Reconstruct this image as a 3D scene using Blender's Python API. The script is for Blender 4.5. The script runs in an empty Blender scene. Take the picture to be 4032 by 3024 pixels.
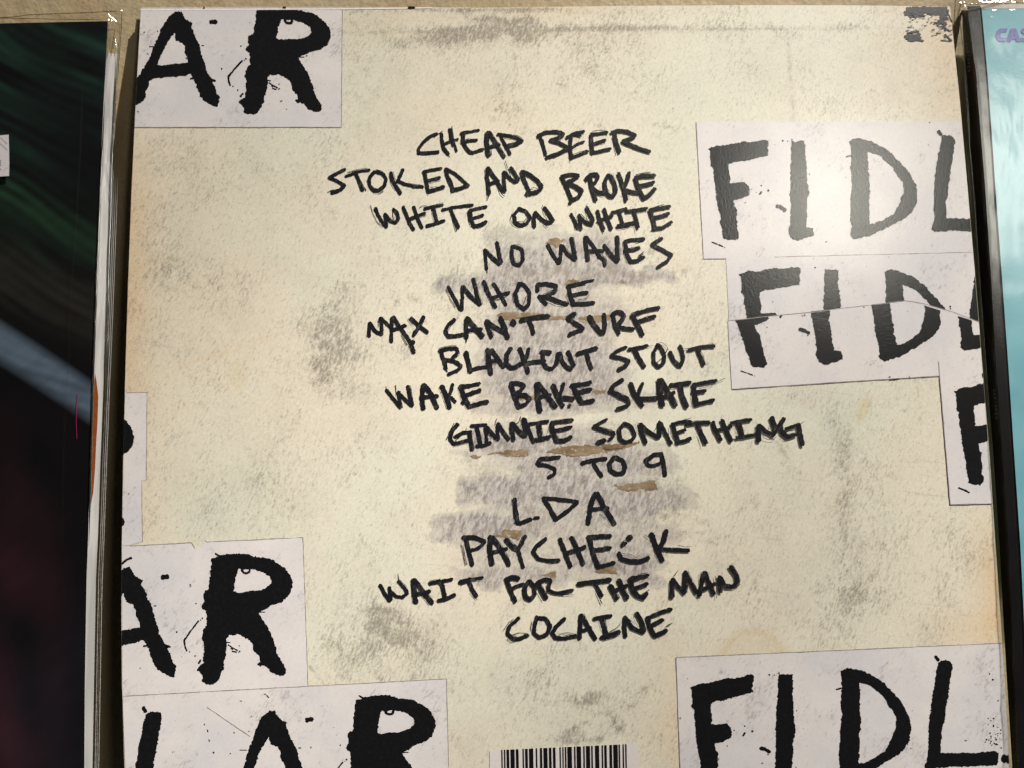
import bpy, bmesh, math, random
import numpy as np
from mathutils import Vector, Euler
from mathutils.geometry import tessellate_polygon
random.seed(7); rng = np.random.default_rng(7)
SC = bpy.context.scene; COL = SC.collection
W, H, F = 4032.0, 3024.0, 2900.0          # pixel frame of the photograph and its focal length

# ---------------------------------------------------------------- camera
CAM = np.array([-0.026343239, -0.288879548, -0.146817583])
ROT = (1.574138425, 0.020344545, -0.029107761)
cd = bpy.data.cameras.new('camera'); cam = bpy.data.objects.new('camera', cd); COL.objects.link(cam)
cam.location = CAM; cam.rotation_euler = ROT
cd.sensor_width = 36.0; cd.lens = F / W * 36.0; cd.clip_start = 0.01; cd.clip_end = 50
SC.camera = cam
SC.render.resolution_x = 1024; SC.render.resolution_y = 768
# ---------------------------------------------------------------- world and view
w = bpy.data.worlds.new('World'); SC.world = w; w.use_nodes = True
w.node_tree.nodes['Background'].inputs[0].default_value = (1.0, 0.93, 0.84, 1)
w.node_tree.nodes['Background'].inputs[1].default_value = 0.035
SC.view_settings.view_transform = 'Standard'; SC.view_settings.look = 'None'
SC.view_settings.exposure = 0.0; SC.view_settings.gamma = 1.0
SC.cycles.max_bounces = 8; SC.cycles.transparent_max_bounces = 16

# ---------------------------------------------------------------- the leaning, slightly bowed plane the sleeves share
LEAN = math.tan(math.radians(4.5)); D0 = 0.004; BOW = 0.004296; SIDE = 0.315
M = np.array(Euler(ROT, 'XYZ').to_matrix())
def surf(z):
    u = -z / SIDE
    return -(D0 - z * LEAN) - BOW * 4 * u * (1 - u)
def dsurf(z):
    u = -z / SIDE
    return LEAN + BOW * 4 * (1 - 2 * u) / SIDE
def P(px, py, off=0.0):
    """points (n,3) on the bowed plane (off metres in front of it) seen at photo position px,py"""
    px = np.atleast_1d(np.asarray(px, float)); py = np.atleast_1d(np.asarray(py, float))
    off = np.broadcast_to(np.asarray(off, float), px.shape)
    d = np.stack([(px - W / 2) / F, -(py - H / 2) / F, -np.ones_like(px)], -1) @ M.T
    t = np.full(px.shape, 0.28)
    for _ in range(14):
        q = CAM + d * t[:, None]
        f = q[:, 1] - (surf(q[:, 2]) - off)
        t = t - f / (d[:, 1] - dsurf(q[:, 2]) * d[:, 2])
    return CAM + d * t[:, None]

# ---------------------------------------------------------------- lamps
def area(name, loc, target, power, size, color, shape='DISK'):
    l = bpy.data.lights.new(name, 'AREA'); l.energy = power; l.size = size; l.color = color; l.shape = shape
    o = bpy.data.objects.new(name, l); COL.objects.link(o); o.location = loc
    o.rotation_euler = (Vector(target) - Vector(loc)).to_track_quat('-Z', 'Y').to_euler()
    return o
MID = Vector((0, -0.02, -0.15))
def spot(name, loc, target, power, radius, cone, blend, color):
    l = bpy.data.lights.new(name, 'SPOT'); l.energy = power; l.shadow_soft_size = radius; l.spot_size = math.radians(cone)
    l.spot_blend = blend; l.color = color
    o = bpy.data.objects.new(name, l); COL.objects.link(o); o.location = loc
    o.rotation_euler = (Vector(target) - Vector(loc)).to_track_quat('-Z', 'Y').to_euler()
key_dir = Vector((1.60, -1.0, 2.50)).normalized()
WARMW = (1.0, 0.955, 0.89)                              # key spot first; two added spots brighten the lower sleeve and right record
spot('key_and_fill_spot', MID + key_dir * 4.6, (-0.20, -0.02, -0.17), 1740.0, 0.035, 6.7, 1.0, WARMW)
spot('key_and_fill_spot', MID + key_dir * 4.6 + Vector((0.12, 0.05, 0)), (-0.03, -0.02, -0.38), 1800.0, 0.035, 6.7, 1.0, WARMW)
spot('key_and_fill_spot', MID + key_dir * 4.6 + Vector((0.24, 0.10, 0)), (0.275, -0.02, -0.14), 900.0, 0.035, 4.4, 1.0, WARMW)
def mirror_dir(px, py, extra=(0, 0, 0)):
    p = P(px, py)[0]; n = np.array([0, -1.0, dsurf(p[2])]) + np.array(extra); n /= np.linalg.norm(n)
    d = p - CAM; d /= np.linalg.norm(d); r = d - 2 * d.dot(n) * n
    return Vector(p), Vector(r)
p_, r_ = mirror_dir(3275, 790)
tl_ = area('shop_track_lamp', p_ + r_ * 1.5, p_, 2.9, 0.22, (1.0, 0.96, 0.84), 'ELLIPSE'); tl_.data.size_y = 0.46

# ---------------------------------------------------------------- material helper
class NT:
    def __init__(self, name):
        self.m = bpy.data.materials.new(name); self.m.use_nodes = True
        self.t = self.m.node_tree; self.t.nodes.clear()
        self.out = self.n('ShaderNodeOutputMaterial')
    def n(self, typ, **kw):
        nd = self.t.nodes.new(typ)
        for k, v in kw.items(): setattr(nd, k, v)
        return nd
    def l(self, a, b): self.t.links.new(a, b)
    def put(self, sock, v):
        if isinstance(v, bpy.types.NodeSocket): self.l(v, sock)
        elif isinstance(v, (tuple, list)) and sock.type == 'RGBA': sock.default_value = (*v[:3], 1)
        else: sock.default_value = v
    def math(self, op, a, b=0.0, c=0.0, clamp=False):
        nd = self.n('ShaderNodeMath', operation=op, use_clamp=clamp)
        for i, v in enumerate((a, b, c)): self.put(nd.inputs[i], v)
        return nd.outputs[0]
    def mix(self, f, a, b, blend='MIX'):
        nd = self.n('ShaderNodeMix', data_type='RGBA', blend_type=blend, clamp_factor=True)
        self.put(nd.inputs[0], f); self.put(nd.inputs[6], a); self.put(nd.inputs[7], b)
        return nd.outputs[2]
    def step(self, v, lo, hi):
        nd = self.n('ShaderNodeMapRange', interpolation_type='SMOOTHSTEP')
        self.put(nd.inputs[0], v); nd.inputs[1].default_value = lo; nd.inputs[2].default_value = hi
        return nd.outputs[0]
    def coord(self, rot=0.0, scale=(1, 1, 1), loc=(0, 0, 0)):
        # turn first, then stretch along the turned axes
        tc = self.n('ShaderNodeTexCoord'); mp = self.n('ShaderNodeMapping', vector_type='TEXTURE')
        mp.inputs['Rotation'].default_value = (0, rot, 0); mp.inputs['Scale'].default_value = tuple(1 / s for s in scale)
        mp.inputs['Location'].default_value = loc
        self.l(tc.outputs['Object'], mp.inputs[0]); return mp.outputs[0]
    def noise(self, vec, scale, detail=3.0, rough=0.55, dist=0.0):
        nd = self.n('ShaderNodeTexNoise'); self.l(vec, nd.inputs['Vector'])
        nd.inputs['Scale'].default_value = scale; nd.inputs['Detail'].default_value = detail
        nd.inputs['Roughness'].default_value = rough; nd.inputs['Distortion'].default_value = dist
        return nd.outputs[0]
    def attr(self, name):
        return self.n('ShaderNodeAttribute', attribute_name=name).outputs['Fac']
    def acol(self, name):
        return self.n('ShaderNodeAttribute', attribute_name=name).outputs['Color']
    def bump(self, h, strength, dist):
        nd = self.n('ShaderNodeBump'); nd.inputs['Strength'].default_value = strength
        nd.inputs['Distance'].default_value = dist; self.l(h, nd.inputs['Height']); return nd.outputs[0]
    def bsdf(self, color, rough=0.5, spec=0.5, normal=None, **kw):
        b = self.n('ShaderNodeBsdfPrincipled'); self.put(b.inputs['Base Color'], color)
        self.put(b.inputs['Roughness'], rough); self.put(b.inputs['Specular IOR Level'], spec)
        if normal is not None: self.l(normal, b.inputs['Normal'])
        for k, v in kw.items(): self.put(b.inputs[k], v)
        self.l(b.outputs[0], self.out.inputs[0]); return b
def simple(name, col, rough=0.5, spec=0.4, grain=0.0):
    t = NT(name); v = t.coord()
    if grain:
        c = t.mix(t.step(t.noise(v, 900, 4), 0.3, 0.7), tuple(x * (1 - grain) for x in col), tuple(min(1, x * (1 + grain)) for x in col))
    else: c = col
    t.bsdf(c, rough, spec); return t.m
COAT_R = 0.20
def laminate(t, color, v, rough=None, weight=1.0, bump=1.5, grain=1500):
    """print under a matt laminate film whose fine grain breaks up every reflection"""
    t.bsdf(color, 0.40, 0.11, None, **{'Coat Weight': weight, 'Coat Roughness': rough or COAT_R, 'Coat IOR': 1.62})
    b = t.out.inputs[0].links[0].from_node
    t.l(t.bump(t.noise(v, grain, 2.0, 0.6), 1.0, 0.00003 * bump), b.inputs['Coat Normal']); return t.m

def mat_parchment():
    t = NT('worn parchment print'); v = t.coord(); vd = t.coord(0.5, (1, 1, 0.45)); vf = t.coord(0.35, (1, 1, 0.36)); vh = t.coord(0.05, (0.16, 1, 1.5))
    lo = t.noise(v, 16, 4, 0.6); mid = t.noise(v, 55, 5, 0.65)
    c = t.mix(t.step(lo, 0.36, 0.66), (0.665, 0.606, 0.492), (0.642, 0.624, 0.513))
    c = t.mix(t.math('MULTIPLY', t.step(mid, 0.46, 0.70), 0.40), c, (0.56, 0.525, 0.435))
    pink = t.step(t.noise(t.coord(loc=(3, 1, 2)), 34, 3), 0.54, 0.75)
    c = t.mix(t.math('MULTIPLY', pink, 0.32), c, (0.57, 0.475, 0.39))
    c = t.mix(t.math('MULTIPLY', t.attr('cool'), 0.9), c, (0.555, 0.56, 0.465))
    wn = t.math('MULTIPLY', t.attr('warm'), t.math('ADD', 0.35, t.math('MULTIPLY', mid, 0.9)), clamp=True)
    c = t.mix(wn, c, (0.62, 0.44, 0.25))
    pale = t.math('MULTIPLY', t.attr('pale'), t.step(t.noise(vh, 150, 4), 0.25, 0.6))
    c = t.mix(t.math('MULTIPLY', pale, 0.55), c, (0.66, 0.63, 0.515))
    # rubbed-off fuzz where the sheet was torn away
    fz = t.noise(vf, 900, 4, 0.75); fz2 = t.noise(t.coord(0.2, (1, 1, 0.5)), 330, 4, 0.7)
    tn = t.math('ADD', t.attr('tear'), t.math('MULTIPLY', t.math('SUBTRACT', t.noise(vh, 130, 5, 0.72), 0.5), 0.85))
    tn = t.math('ADD', tn, t.math('MULTIPLY', t.math('SUBTRACT', fz2, 0.5), 0.5))
    tm = t.step(tn, 0.17, 0.82)
    fur = t.mix(t.step(fz, 0.36, 0.64), (0.19, 0.168, 0.16), (0.48, 0.44, 0.425))
    fur = t.mix(t.math('MULTIPLY', t.step(fz2, 0.5, 0.68), 0.55), fur, (0.58, 0.545, 0.455))
    c = t.mix(t.math('MULTIPLY', tm, 0.92), c, fur)
    edge = t.math('MULTIPLY', t.step(tn, 0.30, 0.40), t.math('SUBTRACT', 1.0, t.step(tn, 0.42, 0.52)))
    c = t.mix(t.math('MULTIPLY', edge, t.math('MULTIPLY', t.step(fz, 0.4, 0.65), 0.3)), c, (0.22, 0.19, 0.16))
    # soot rubbed into the grain: soft clouds broken up by very fine fibres
    g = t.math('ADD', t.math('MULTIPLY', t.noise(vf, 1150, 4, 0.74), 0.62), t.math('MULTIPLY', t.noise(t.coord(0.9, (1, 1, 0.4)), 2300, 3, 0.78), 0.38))
    lvl = t.math('MULTIPLY', t.attr('dirt'), t.math('ADD', 0.42, t.math('MULTIPLY', t.step(t.noise(t.coord(0.7, (1, 1, 0.7)), 95, 5, 0.7), 0.30, 0.76), 0.7)))
    lvl = t.math('ADD', lvl, t.math('MULTIPLY', t.step(t.noise(t.coord(0.3, (1, 1, .7), (5, 0, 3)), 42, 5, 0.74), 0.42, 0.80), 0.55))
    lvl = t.math('MINIMUM', t.math('ADD', lvl, 0.16), 0.98)
    dk = t.step(t.math('ADD', g, t.math('MULTIPLY', lvl, 0.225)), 0.545, 0.80)
    c = t.mix(t.math('MULTIPLY', dk, 0.74), c, (0.14, 0.12, 0.095))
    gm = t.step(t.noise(t.coord(0.2, (1, 1, 0.7), (2, 0, 6)), 27, 6, 0.75), 0.47, 0.72)
    c = t.mix(t.math('MULTIPLY', gm, 0.18), c, (0.44, 0.40, 0.34))
    scr = t.step(t.noise(t.coord(0.15, (0.05, 1, 1.0)), 800, 3, 0.6), 0.60, 0.74)
    c = t.mix(t.math('MULTIPLY', t.math('MULTIPLY', scr, t.step(t.noise(v, 22, 3), 0.42, 0.66)), 0.42), c, (0.36, 0.33, 0.28))
    sp2 = t.step(t.noise(t.coord(loc=(9, 4, 4)), 480, 3, 0.6), 0.715, 0.77)
    c = t.mix(t.math('MULTIPLY', sp2, 0.55), c, (0.14, 0.12, 0.10))
    ln = t.attr('line')
    c = t.mix(t.math('MULTIPLY', ln, t.step(t.noise(v, 260, 4, 0.7), 0.38, 0.62)), c, (0.30, 0.26, 0.21))
    c = t.mix(t.math('MULTIPLY', t.attr('stain'), 0.75), c, (0.56, 0.44, 0.235))
    fb = t.math('ADD', 0.81, t.math('MULTIPLY', t.noise(t.coord(0.6, (1, 1, 0.5)), 1900, 2, 0.7), 0.38))
    cc = t.n('ShaderNodeCombineColor')
    for i in range(3): t.l(fb, cc.inputs[i])
    c = t.mix(1.0, c, cc.outputs[0], 'MULTIPLY')
    return laminate(t, c, v)
def mat_patch():
    t = NT('photocopied white paper'); v = t.coord(); vd = t.coord(0.7, (1, 1, 0.4))
    lo = t.noise(v, 26, 4, 0.6)
    c = t.mix(t.step(lo, 0.34, 0.68), (0.65, 0.612, 0.592), (0.565, 0.54, 0.555))
    g = t.noise(t.coord(0.7, (1, 1, 0.4)), 1150, 4, 0.72)
    lvl = t.step(t.noise(t.coord(loc=(1, 5, 7)), 48, 6, 0.74), 0.42, 0.76)
    c = t.mix(t.math('MULTIPLY', lvl, 0.20), c, (0.42, 0.40, 0.405))
    dk = t.step(t.math('ADD', g, t.math('MULTIPLY', lvl, 0.22)), 0.58, 0.88)
    c = t.mix(t.math('MULTIPLY', dk, 0.62), c, (0.15, 0.14, 0.145))
    dots = t.step(t.noise(t.coord(loc=(2, 2, 8)), 420, 2, 0.5), 0.745, 0.765)
    c = t.mix(t.math('MULTIPLY', dots, 0.85), c, (0.04, 0.035, 0.05))
    fb = t.math('ADD', 0.92, t.math('MULTIPLY', t.noise(v, 1100, 3), 0.16))
    cc = t.n('ShaderNodeCombineColor')
    for i in range(3): t.l(fb, cc.inputs[i])
    c = t.mix(1.0, c, cc.outputs[0], 'MULTIPLY')
    return laminate(t, c, v)
def mat_ink(name, col, worn=0.0):
    t = NT(name); v = t.coord()
    c = t.mix(t.step(t.noise(v, 900, 3), 0.45, 0.75), col, tuple(x * 1.5 + 0.001 for x in col))
    if worn: c = t.mix(t.math('MULTIPLY', t.step(t.noise(t.coord(0.4, (1, 1, .3)), 700, 4, .75), 0.52, 0.76), worn), c, (0.22, 0.21, 0.20))
    return laminate(t, c, v)
def mat_scrap():
    t = NT('brown gummed tape remnant'); v = t.coord(0.1, (0.4, 1, 1)); v2 = t.coord()
    c = t.mix(t.step(t.noise(v, 300, 4, 0.65), 0.32, 0.68), (0.15, 0.105, 0.06), (0.285, 0.21, 0.13))
    c = t.mix(t.math('MULTIPLY', t.step(t.noise(v2, 700, 4), 0.56, 0.7), 0.6), c, (0.50, 0.46, 0.40))
    return laminate(t, c, v2)
def mat_wall():
    t = NT('tan painted plaster'); v = t.coord()
    c = t.mix(t.step(t.noise(v, 30, 4), 0.35, 0.65), (0.40, 0.305, 0.18), (0.43, 0.35, 0.215))
    c = t.mix(t.math('MULTIPLY', t.step(t.noise(v, 190, 3), 0.5, 0.7), 0.3), c, (0.40, 0.31, 0.19))
    h = t.math('ADD', t.noise(t.coord(0.5, (1, 1, 0.6)), 210, 3, 0.5), t.math('MULTIPLY', t.noise(v, 620, 2), 0.3))
    t.bsdf(c, 0.62, 0.3, t.bump(h, 0.42, 0.0014)); return t.m
def mat_film(name, tint, gloss, rough=0.06, wave=0.5):
    t = NT(name); v = t.coord(0.15, (1, 1, 0.35))
    nrm = t.bump(t.noise(v, 46, 3, 0.55, 0.6), wave, 0.004)
    fr = t.n('ShaderNodeLayerWeight'); fr.inputs[0].default_value = 0.5; t.l(nrm, fr.inputs['Normal'])
    f_ = t.math('ADD', 0.032, t.math('MULTIPLY', 0.9, t.math('POWER', fr.outputs['Facing'], 5.0)))   # Schlick, the same from both sides
    tr = t.n('ShaderNodeBsdfTransparent'); tr.inputs[0].default_value = (*tint, 1)
    gl = t.n('ShaderNodeBsdfGlossy'); gl.inputs['Roughness'].default_value = rough; t.l(nrm, gl.inputs['Normal'])
    mx = t.n('ShaderNodeMixShader')
    t.l(t.math('MULTIPLY', f_, gloss, clamp=True), mx.inputs[0]); t.l(tr.outputs[0], mx.inputs[1]); t.l(gl.outputs[0], mx.inputs[2])
    t.l(mx.outputs[0], t.out.inputs[0]); return t.m
def mat_colour_print(name):
    t = NT(name); v = t.coord()
    g = t.math('ADD', 0.72, t.math('MULTIPLY', t.noise(t.coord(0.95, (1, 1, 0.25)), 260, 4, 0.6), 0.56))
    cc = t.n('ShaderNodeCombineColor')
    for i in range(3): t.l(g, cc.inputs[i])
    t.bsdf(t.mix(1.0, t.acol('print'), cc.outputs[0], 'MULTIPLY'), 0.4, 0.25); return t.m
def mat_gloss_board(name, a, b, rough=0.2, spec=1.0, bump=1.4):
    t = NT(name); v = t.coord()
    c = t.mix(t.step(t.noise(v, 45, 4), 0.35, 0.65), a, b)
    return laminate(t, c, v, rough, spec, bump, 1500)
PARCH, PATCH, SCRAP, WALLM = mat_parchment(), mat_patch(), mat_scrap(), mat_wall()
PAINT = mat_ink('black stencil paint print', (0.0045, 0.0045, 0.0054))
MARKER = mat_ink('black marker pen ink', (0.008, 0.008, 0.0105), 0.30)
LINE = mat_ink('grey cut line', (0.24, 0.20, 0.195))
BRUSH = mat_ink('dry brushed black paint', (0.012, 0.012, 0.016), 0.2)
BOARD = simple('white board core', (0.70, 0.66, 0.62), 0.7, 0.2, 0.08)
BACKM = simple('lilac grey back board', (0.40, 0.36, 0.37), 0.6, 0.3, 0.12)
BARM = mat_ink('black bar code ink', (0.004, 0.004, 0.005))
LABELM = simple('white bar code box', (0.60, 0.555, 0.54), 0.4, 0.3, 0.03)

# ---------------------------------------------------------------- objects
def props(o, label=None, cat=None, group=None, kind=None):
    for k, v in (('label', label), ('category', cat), ('group', group), ('kind', kind)):
        if v: o[k] = v
    return o
def root(name, loc, label, cat, group=None):
    o = bpy.data.objects.new(name, None); o.empty_display_size = 0.02; COL.objects.link(o); o.location = loc
    return props(o, label, cat, group)
def mesh_obj(name, verts, faces, mats, parent, origin, midx=None, smooth=False):
    """verts in world space; origin = world place of the thing's base"""
    me = bpy.data.meshes.new(name)
    me.from_pydata((np.asarray(verts) - np.asarray(origin)).tolist(), [], [list(map(int, f)) for f in faces])
    for m in (mats if isinstance(mats, (list, tuple)) else [mats]): me.materials.append(m)
    if midx is not None: me.polygons.foreach_set('material_index', midx)
    if smooth: me.polygons.foreach_set('use_smooth', [True] * len(me.polygons))
    me.update()
    o = bpy.data.objects.new(name, me); COL.objects.link(o)
    if parent is not None: o.parent = parent
    return o

# ---------------------------------------------------------------- flat shapes drawn in photo pixels, then laid on the bowed plane
def Z(s, ox, oy, k):
    """'x,y x,y' in an enlarged view with corner ox,oy and zoom k -> photo pixels"""
    return [(ox + float(a.split(',')[0]) / k, oy + float(a.split(',')[1]) / k) for a in s.split()]
def rough(poly, amp=2.2, step=4.0):
    out = []; n = len(poly); ph = random.random() * 100; lag = 0.0
    for i in range(n):
        a = np.array(poly[i]); b = np.array(poly[(i + 1) % n]); L = np.hypot(*(b - a))
        if L < 1e-6: continue
        nn = np.array([-(b - a)[1], (b - a)[0]]) / L; k = max(1, int(L / step))
        for j in range(k):
            lag = 0.45 * lag + random.gauss(0, 1) * 0.75
            out.append(tuple(a + (b - a) * j / k + nn * lag * amp * (0.35 if j == 0 else 1)))
    return out
class Flat:
    """collects polygons (with holes), ribbons and bars in photo pixels"""
    def __init__(self): self.bm = bmesh.new(); self.k = 0
    def poly(self, outer, holes=(), mi=0, z=0.0):
        loops = [outer, *holes]
        pts = [[Vector((x, y, 0)) for x, y in l] for l in loops]
        vs = [self.bm.verts.new((x, y, z)) for l in loops for x, y in l]
        for tri in tessellate_polygon(pts):
            try: f = self.bm.faces.new([vs[i] for i in tri]); f.material_index = mi
            except ValueError: pass
    def disc(self, x, y, r, mi=0, z=0.0, n=10, jit=0.22):
        self.poly([(x + r * (1 + random.uniform(-jit, jit)) * math.cos(2 * math.pi * i / n), y + r * (1 + random.uniform(-jit, jit)) * math.sin(2 * math.pi * i / n)) for i in range(n)], mi=mi, z=z)
    def ribbon(self, pts, wd, mi=0, z=0.0, jit=0.10, step=4.0, taper=0.0, caps=True):
        p = [np.array(q, float) for q in pts]; path = [p[0]]
        for a, b in zip(p, p[1:]):
            k = max(1, int(np.hypot(*(b - a)) / step))
            path += [a + (b - a) * i / k for i in range(1, k + 1)]
        path = np.array(path); n = len(path)
        if n < 2: return
        if n > 4:                                           # round the bends of the pen path
            for _ in range(3):
                path[1:-1] = (path[:-2] + 2 * path[1:-1] + path[2:]) / 4
        tg = np.gradient(path, axis=0); tg /= (np.linalg.norm(tg, axis=1)[:, None] + 1e-9)
        nm = np.stack([-tg[:, 1], tg[:, 0]], 1)
        def lag():
            v = 0; o = []
            for i in range(n): v = 0.6 * v + random.gauss(0, 1) * 0.6; o.append(v)
            return np.array(o)
        u = np.linspace(0, 1, n); tp = 1 - taper * u
        hl = wd / 2 * tp * (1 + jit * lag()); hr = wd / 2 * tp * (1 + jit * lag())
        L = path + nm * hl[:, None]; R = path - nm * hr[:, None]
        vl = [self.bm.verts.new((x, y, z)) for x, y in L]; vr = [self.bm.verts.new((x, y, z)) for x, y in R]
        for i in range(n - 1):
            f = self.bm.faces.new((vl[i], vl[i + 1], vr[i + 1], vr[i])); f.material_index = mi
        if caps:
            for e, s in ((0, -1), (n - 1, 1)):
                c = path[e]; t = tg[e] * s; h = (hl[e] + hr[e]) / 2
                a0, a1 = (vl[e], vr[e]); arc = [a0]
                for k in range(1, 4):
                    an = math.pi * k / 4
                    q = c + nm[e] * math.cos(an) * h + t * math.sin(an) * h * random.uniform(0.55, 1.05)
                    arc.append(self.bm.verts.new((q[0], q[1], z)))
                arc.append(a1)
                f = self.bm.faces.new(arc); f.material_index = mi
    def clip(self, a, b):
        """keep the side to the right of the directed line a->b (photo pixels, y down)"""
        d = np.array(b, float) - np.array(a, float); n = Vector((d[1], -d[0], 0)).normalized()
        bmesh.ops.bisect_plane(self.bm, geom=self.bm.verts[:] + self.bm.edges[:] + self.bm.faces[:], dist=1e-4,
                               plane_co=(a[0], a[1], 0), plane_no=n, clear_outer=True)
    def clip_sleeve(self, left=False, right=False, top=False):
        if left:
            ys = [v.co.y for v in self.bm.verts]
            if not ys: return
            y0, y1 = min(ys), max(ys)
            self.clip((edge_x(EL, y1) + 0.6, y1), (edge_x(EL, y0) + 0.6, y0))
        if right:
            ys = [v.co.y for v in self.bm.verts]; y0, y1 = min(ys), max(ys)
            self.clip((edge_x(ER, y0) - 0.6, y0), (edge_x(ER, y1) - 0.6, y1))
        if top: self.clip((0, 39), (W, 39))
    def build(self, name, mats, parent, origin, off, band=48.0, zs=0.0):
        bm = self.bm
        ys = [v.co.y for v in bm.verts]
        if not ys: return None
        y = math.ceil(min(ys) / band) * band
        while y < max(ys):
            bmesh.ops.bisect_plane(bm, geom=bm.verts[:] + bm.edges[:] + bm.faces[:], dist=1e-4, plane_co=(0, y, 0), plane_no=(0, 1, 0)); y += band
        bm.verts.ensure_lookup_table(); bm.verts.index_update()
        px = np.array([v.co.x for v in bm.verts]); py = np.array([v.co.y for v in bm.verts]); pz = np.array([v.co.z for v in bm.verts])
        o_ = off(px, py) if callable(off) else off
        pts = P(px, py, o_ + pz)
        faces, mi = [], []
        for f in bm.faces:
            ix = [v.index for v in f.verts]
            a = sum(px[ix[i]] * py[ix[(i + 1) % len(ix)]] - px[ix[(i + 1) % len(ix)]] * py[ix[i]] for i in range(len(ix)))
            faces.append(ix if a < 0 else ix[::-1]); mi.append(f.material_index)
        bm.free()
        return mesh_obj(name, pts, faces, mats, parent, origin, mi)

# traced left and right edge of the middle sleeve
EL = [(554, 39), (534, 400), (518, 750), (505, 1100), (494, 1450), (485, 1800), (479, 2150), (478, 2420), (480, 2700), (490, 3024), (506, 3390)]
ER = [(3741, 26), (3778, 380), (3811, 750), (3841, 1100), (3869, 1450), (3897, 1800), (3920, 2150), (3939, 2420), (3957, 2700), (3975, 3024), (3995, 3390)]
ET = [(554, 39), (900, 38), (1400, 36), (1800, 31), (2200, 26), (2600, 22), (3000, 20), (3400, 21), (3741, 26)]
def edge_x(E, y): return float(np.interp(y, [q[1] for q in E], [q[0] for q in E]))

# ================================================================ the wall
wv = [(-0.75, 0, -0.75), (0.75, 0, -0.75), (0.75, 0, 0.55), (-0.75, 0, 0.55)]
wall = mesh_obj('wall', wv, [(0, 1, 2, 3)], WALLM, None, (0, 0, 0)); props(wall, kind='structure')

# ================================================================ the middle sleeve
ORG = tuple(P(2000, 3390)[0])
SLEEVE = root('record_sleeve', ORG, 'cream worn record sleeve with handwritten black titles between two plastic wrapped records', 'record sleeve')

def ell(x, y, cx, cy, rx, ry, ang=0.0, p=1.0):
    c, s = math.cos(ang), math.sin(ang); dx, dy = x - cx, y - cy
    r2 = ((dx * c + dy * s) / rx) ** 2 + ((-dx * s + dy * c) / ry) ** 2
    return p * np.exp(-r2 * 1.1)
def box(x, y, x0, y0, x1, y1, soft=22.0, p=1.0):
    sg = lambda v: 1 / (1 + np.exp(-np.clip(v / soft * 3, -30, 30)))
    return p * sg(x - x0) * sg(x1 - x) * sg(y - y0) * sg(y1 - y)
def seg(x, y, ax, ay, bx, by, wd, p=1.0):
    dx, dy = bx - ax, by - ay; t = np.clip(((x - ax) * dx + (y - ay) * dy) / (dx * dx + dy * dy), 0, 1)
    return p * np.exp(-(((x - ax - t * dx) ** 2 + (y - ay - t * dy) ** 2) / wd ** 2))
def warpn(x, y, s, seed):
    r = np.random.default_rng(seed); o = np.zeros_like(x)
    for i in range(9):
        a = r.uniform(0, 6.28); fq = r.uniform(.5, 1.6) / s
        o += np.sin((x * math.cos(a) + y * math.sin(a)) * fq * 6.28 + r.uniform(0, 6.28))
    return o / 4.2
def grid(nx, ny, left, right, top, bottom):
    """px grid between a left and right edge line and a top edge line"""
    v = np.linspace(0, 1, ny); u = np.linspace(0, 1, nx)
    U, V = np.meshgrid(u, v)
    X0 = np.interp(V, [0, 1], [0, 1])
    yt = np.interp(left(np.array([0.0]))[0] * (1 - u) + right(np.array([0.0]))[0] * u, *top)
    Y = yt[None, :] * (1 - V) + bottom * V
    X = left(Y) * (1 - U) + right(Y) * U
    f = [(j * nx + i, (j + 1) * nx + i, (j + 1) * nx + i + 1, j * nx + i + 1) for j in range(ny - 1) for i in range(nx - 1)]
    return X.ravel(), Y.ravel(), f
lx = lambda E: (lambda y: np.interp(y, [q[1] for q in E], [q[0] for q in E]))
gx, gy, gf = grid(360, 360, lx(EL), lx(ER), ([q[0] for q in ET], [q[1] for q in ET]), 3390.0)
front = mesh_obj('front_panel', P(gx, gy), gf, PARCH, SLEEVE, ORG, smooth=True)
gX, gY = gx, gy                                     # ragged outlines: the stain masks are read through a warped sheet
wx = gx + 26 * warpn(gx, gy, 170, 1) + 13 * warpn(gx, gy, 60, 2); wy = gy + 14 * warpn(gx, gy, 130, 3) + 8 * warpn(gx, gy, 45, 4)
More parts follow.
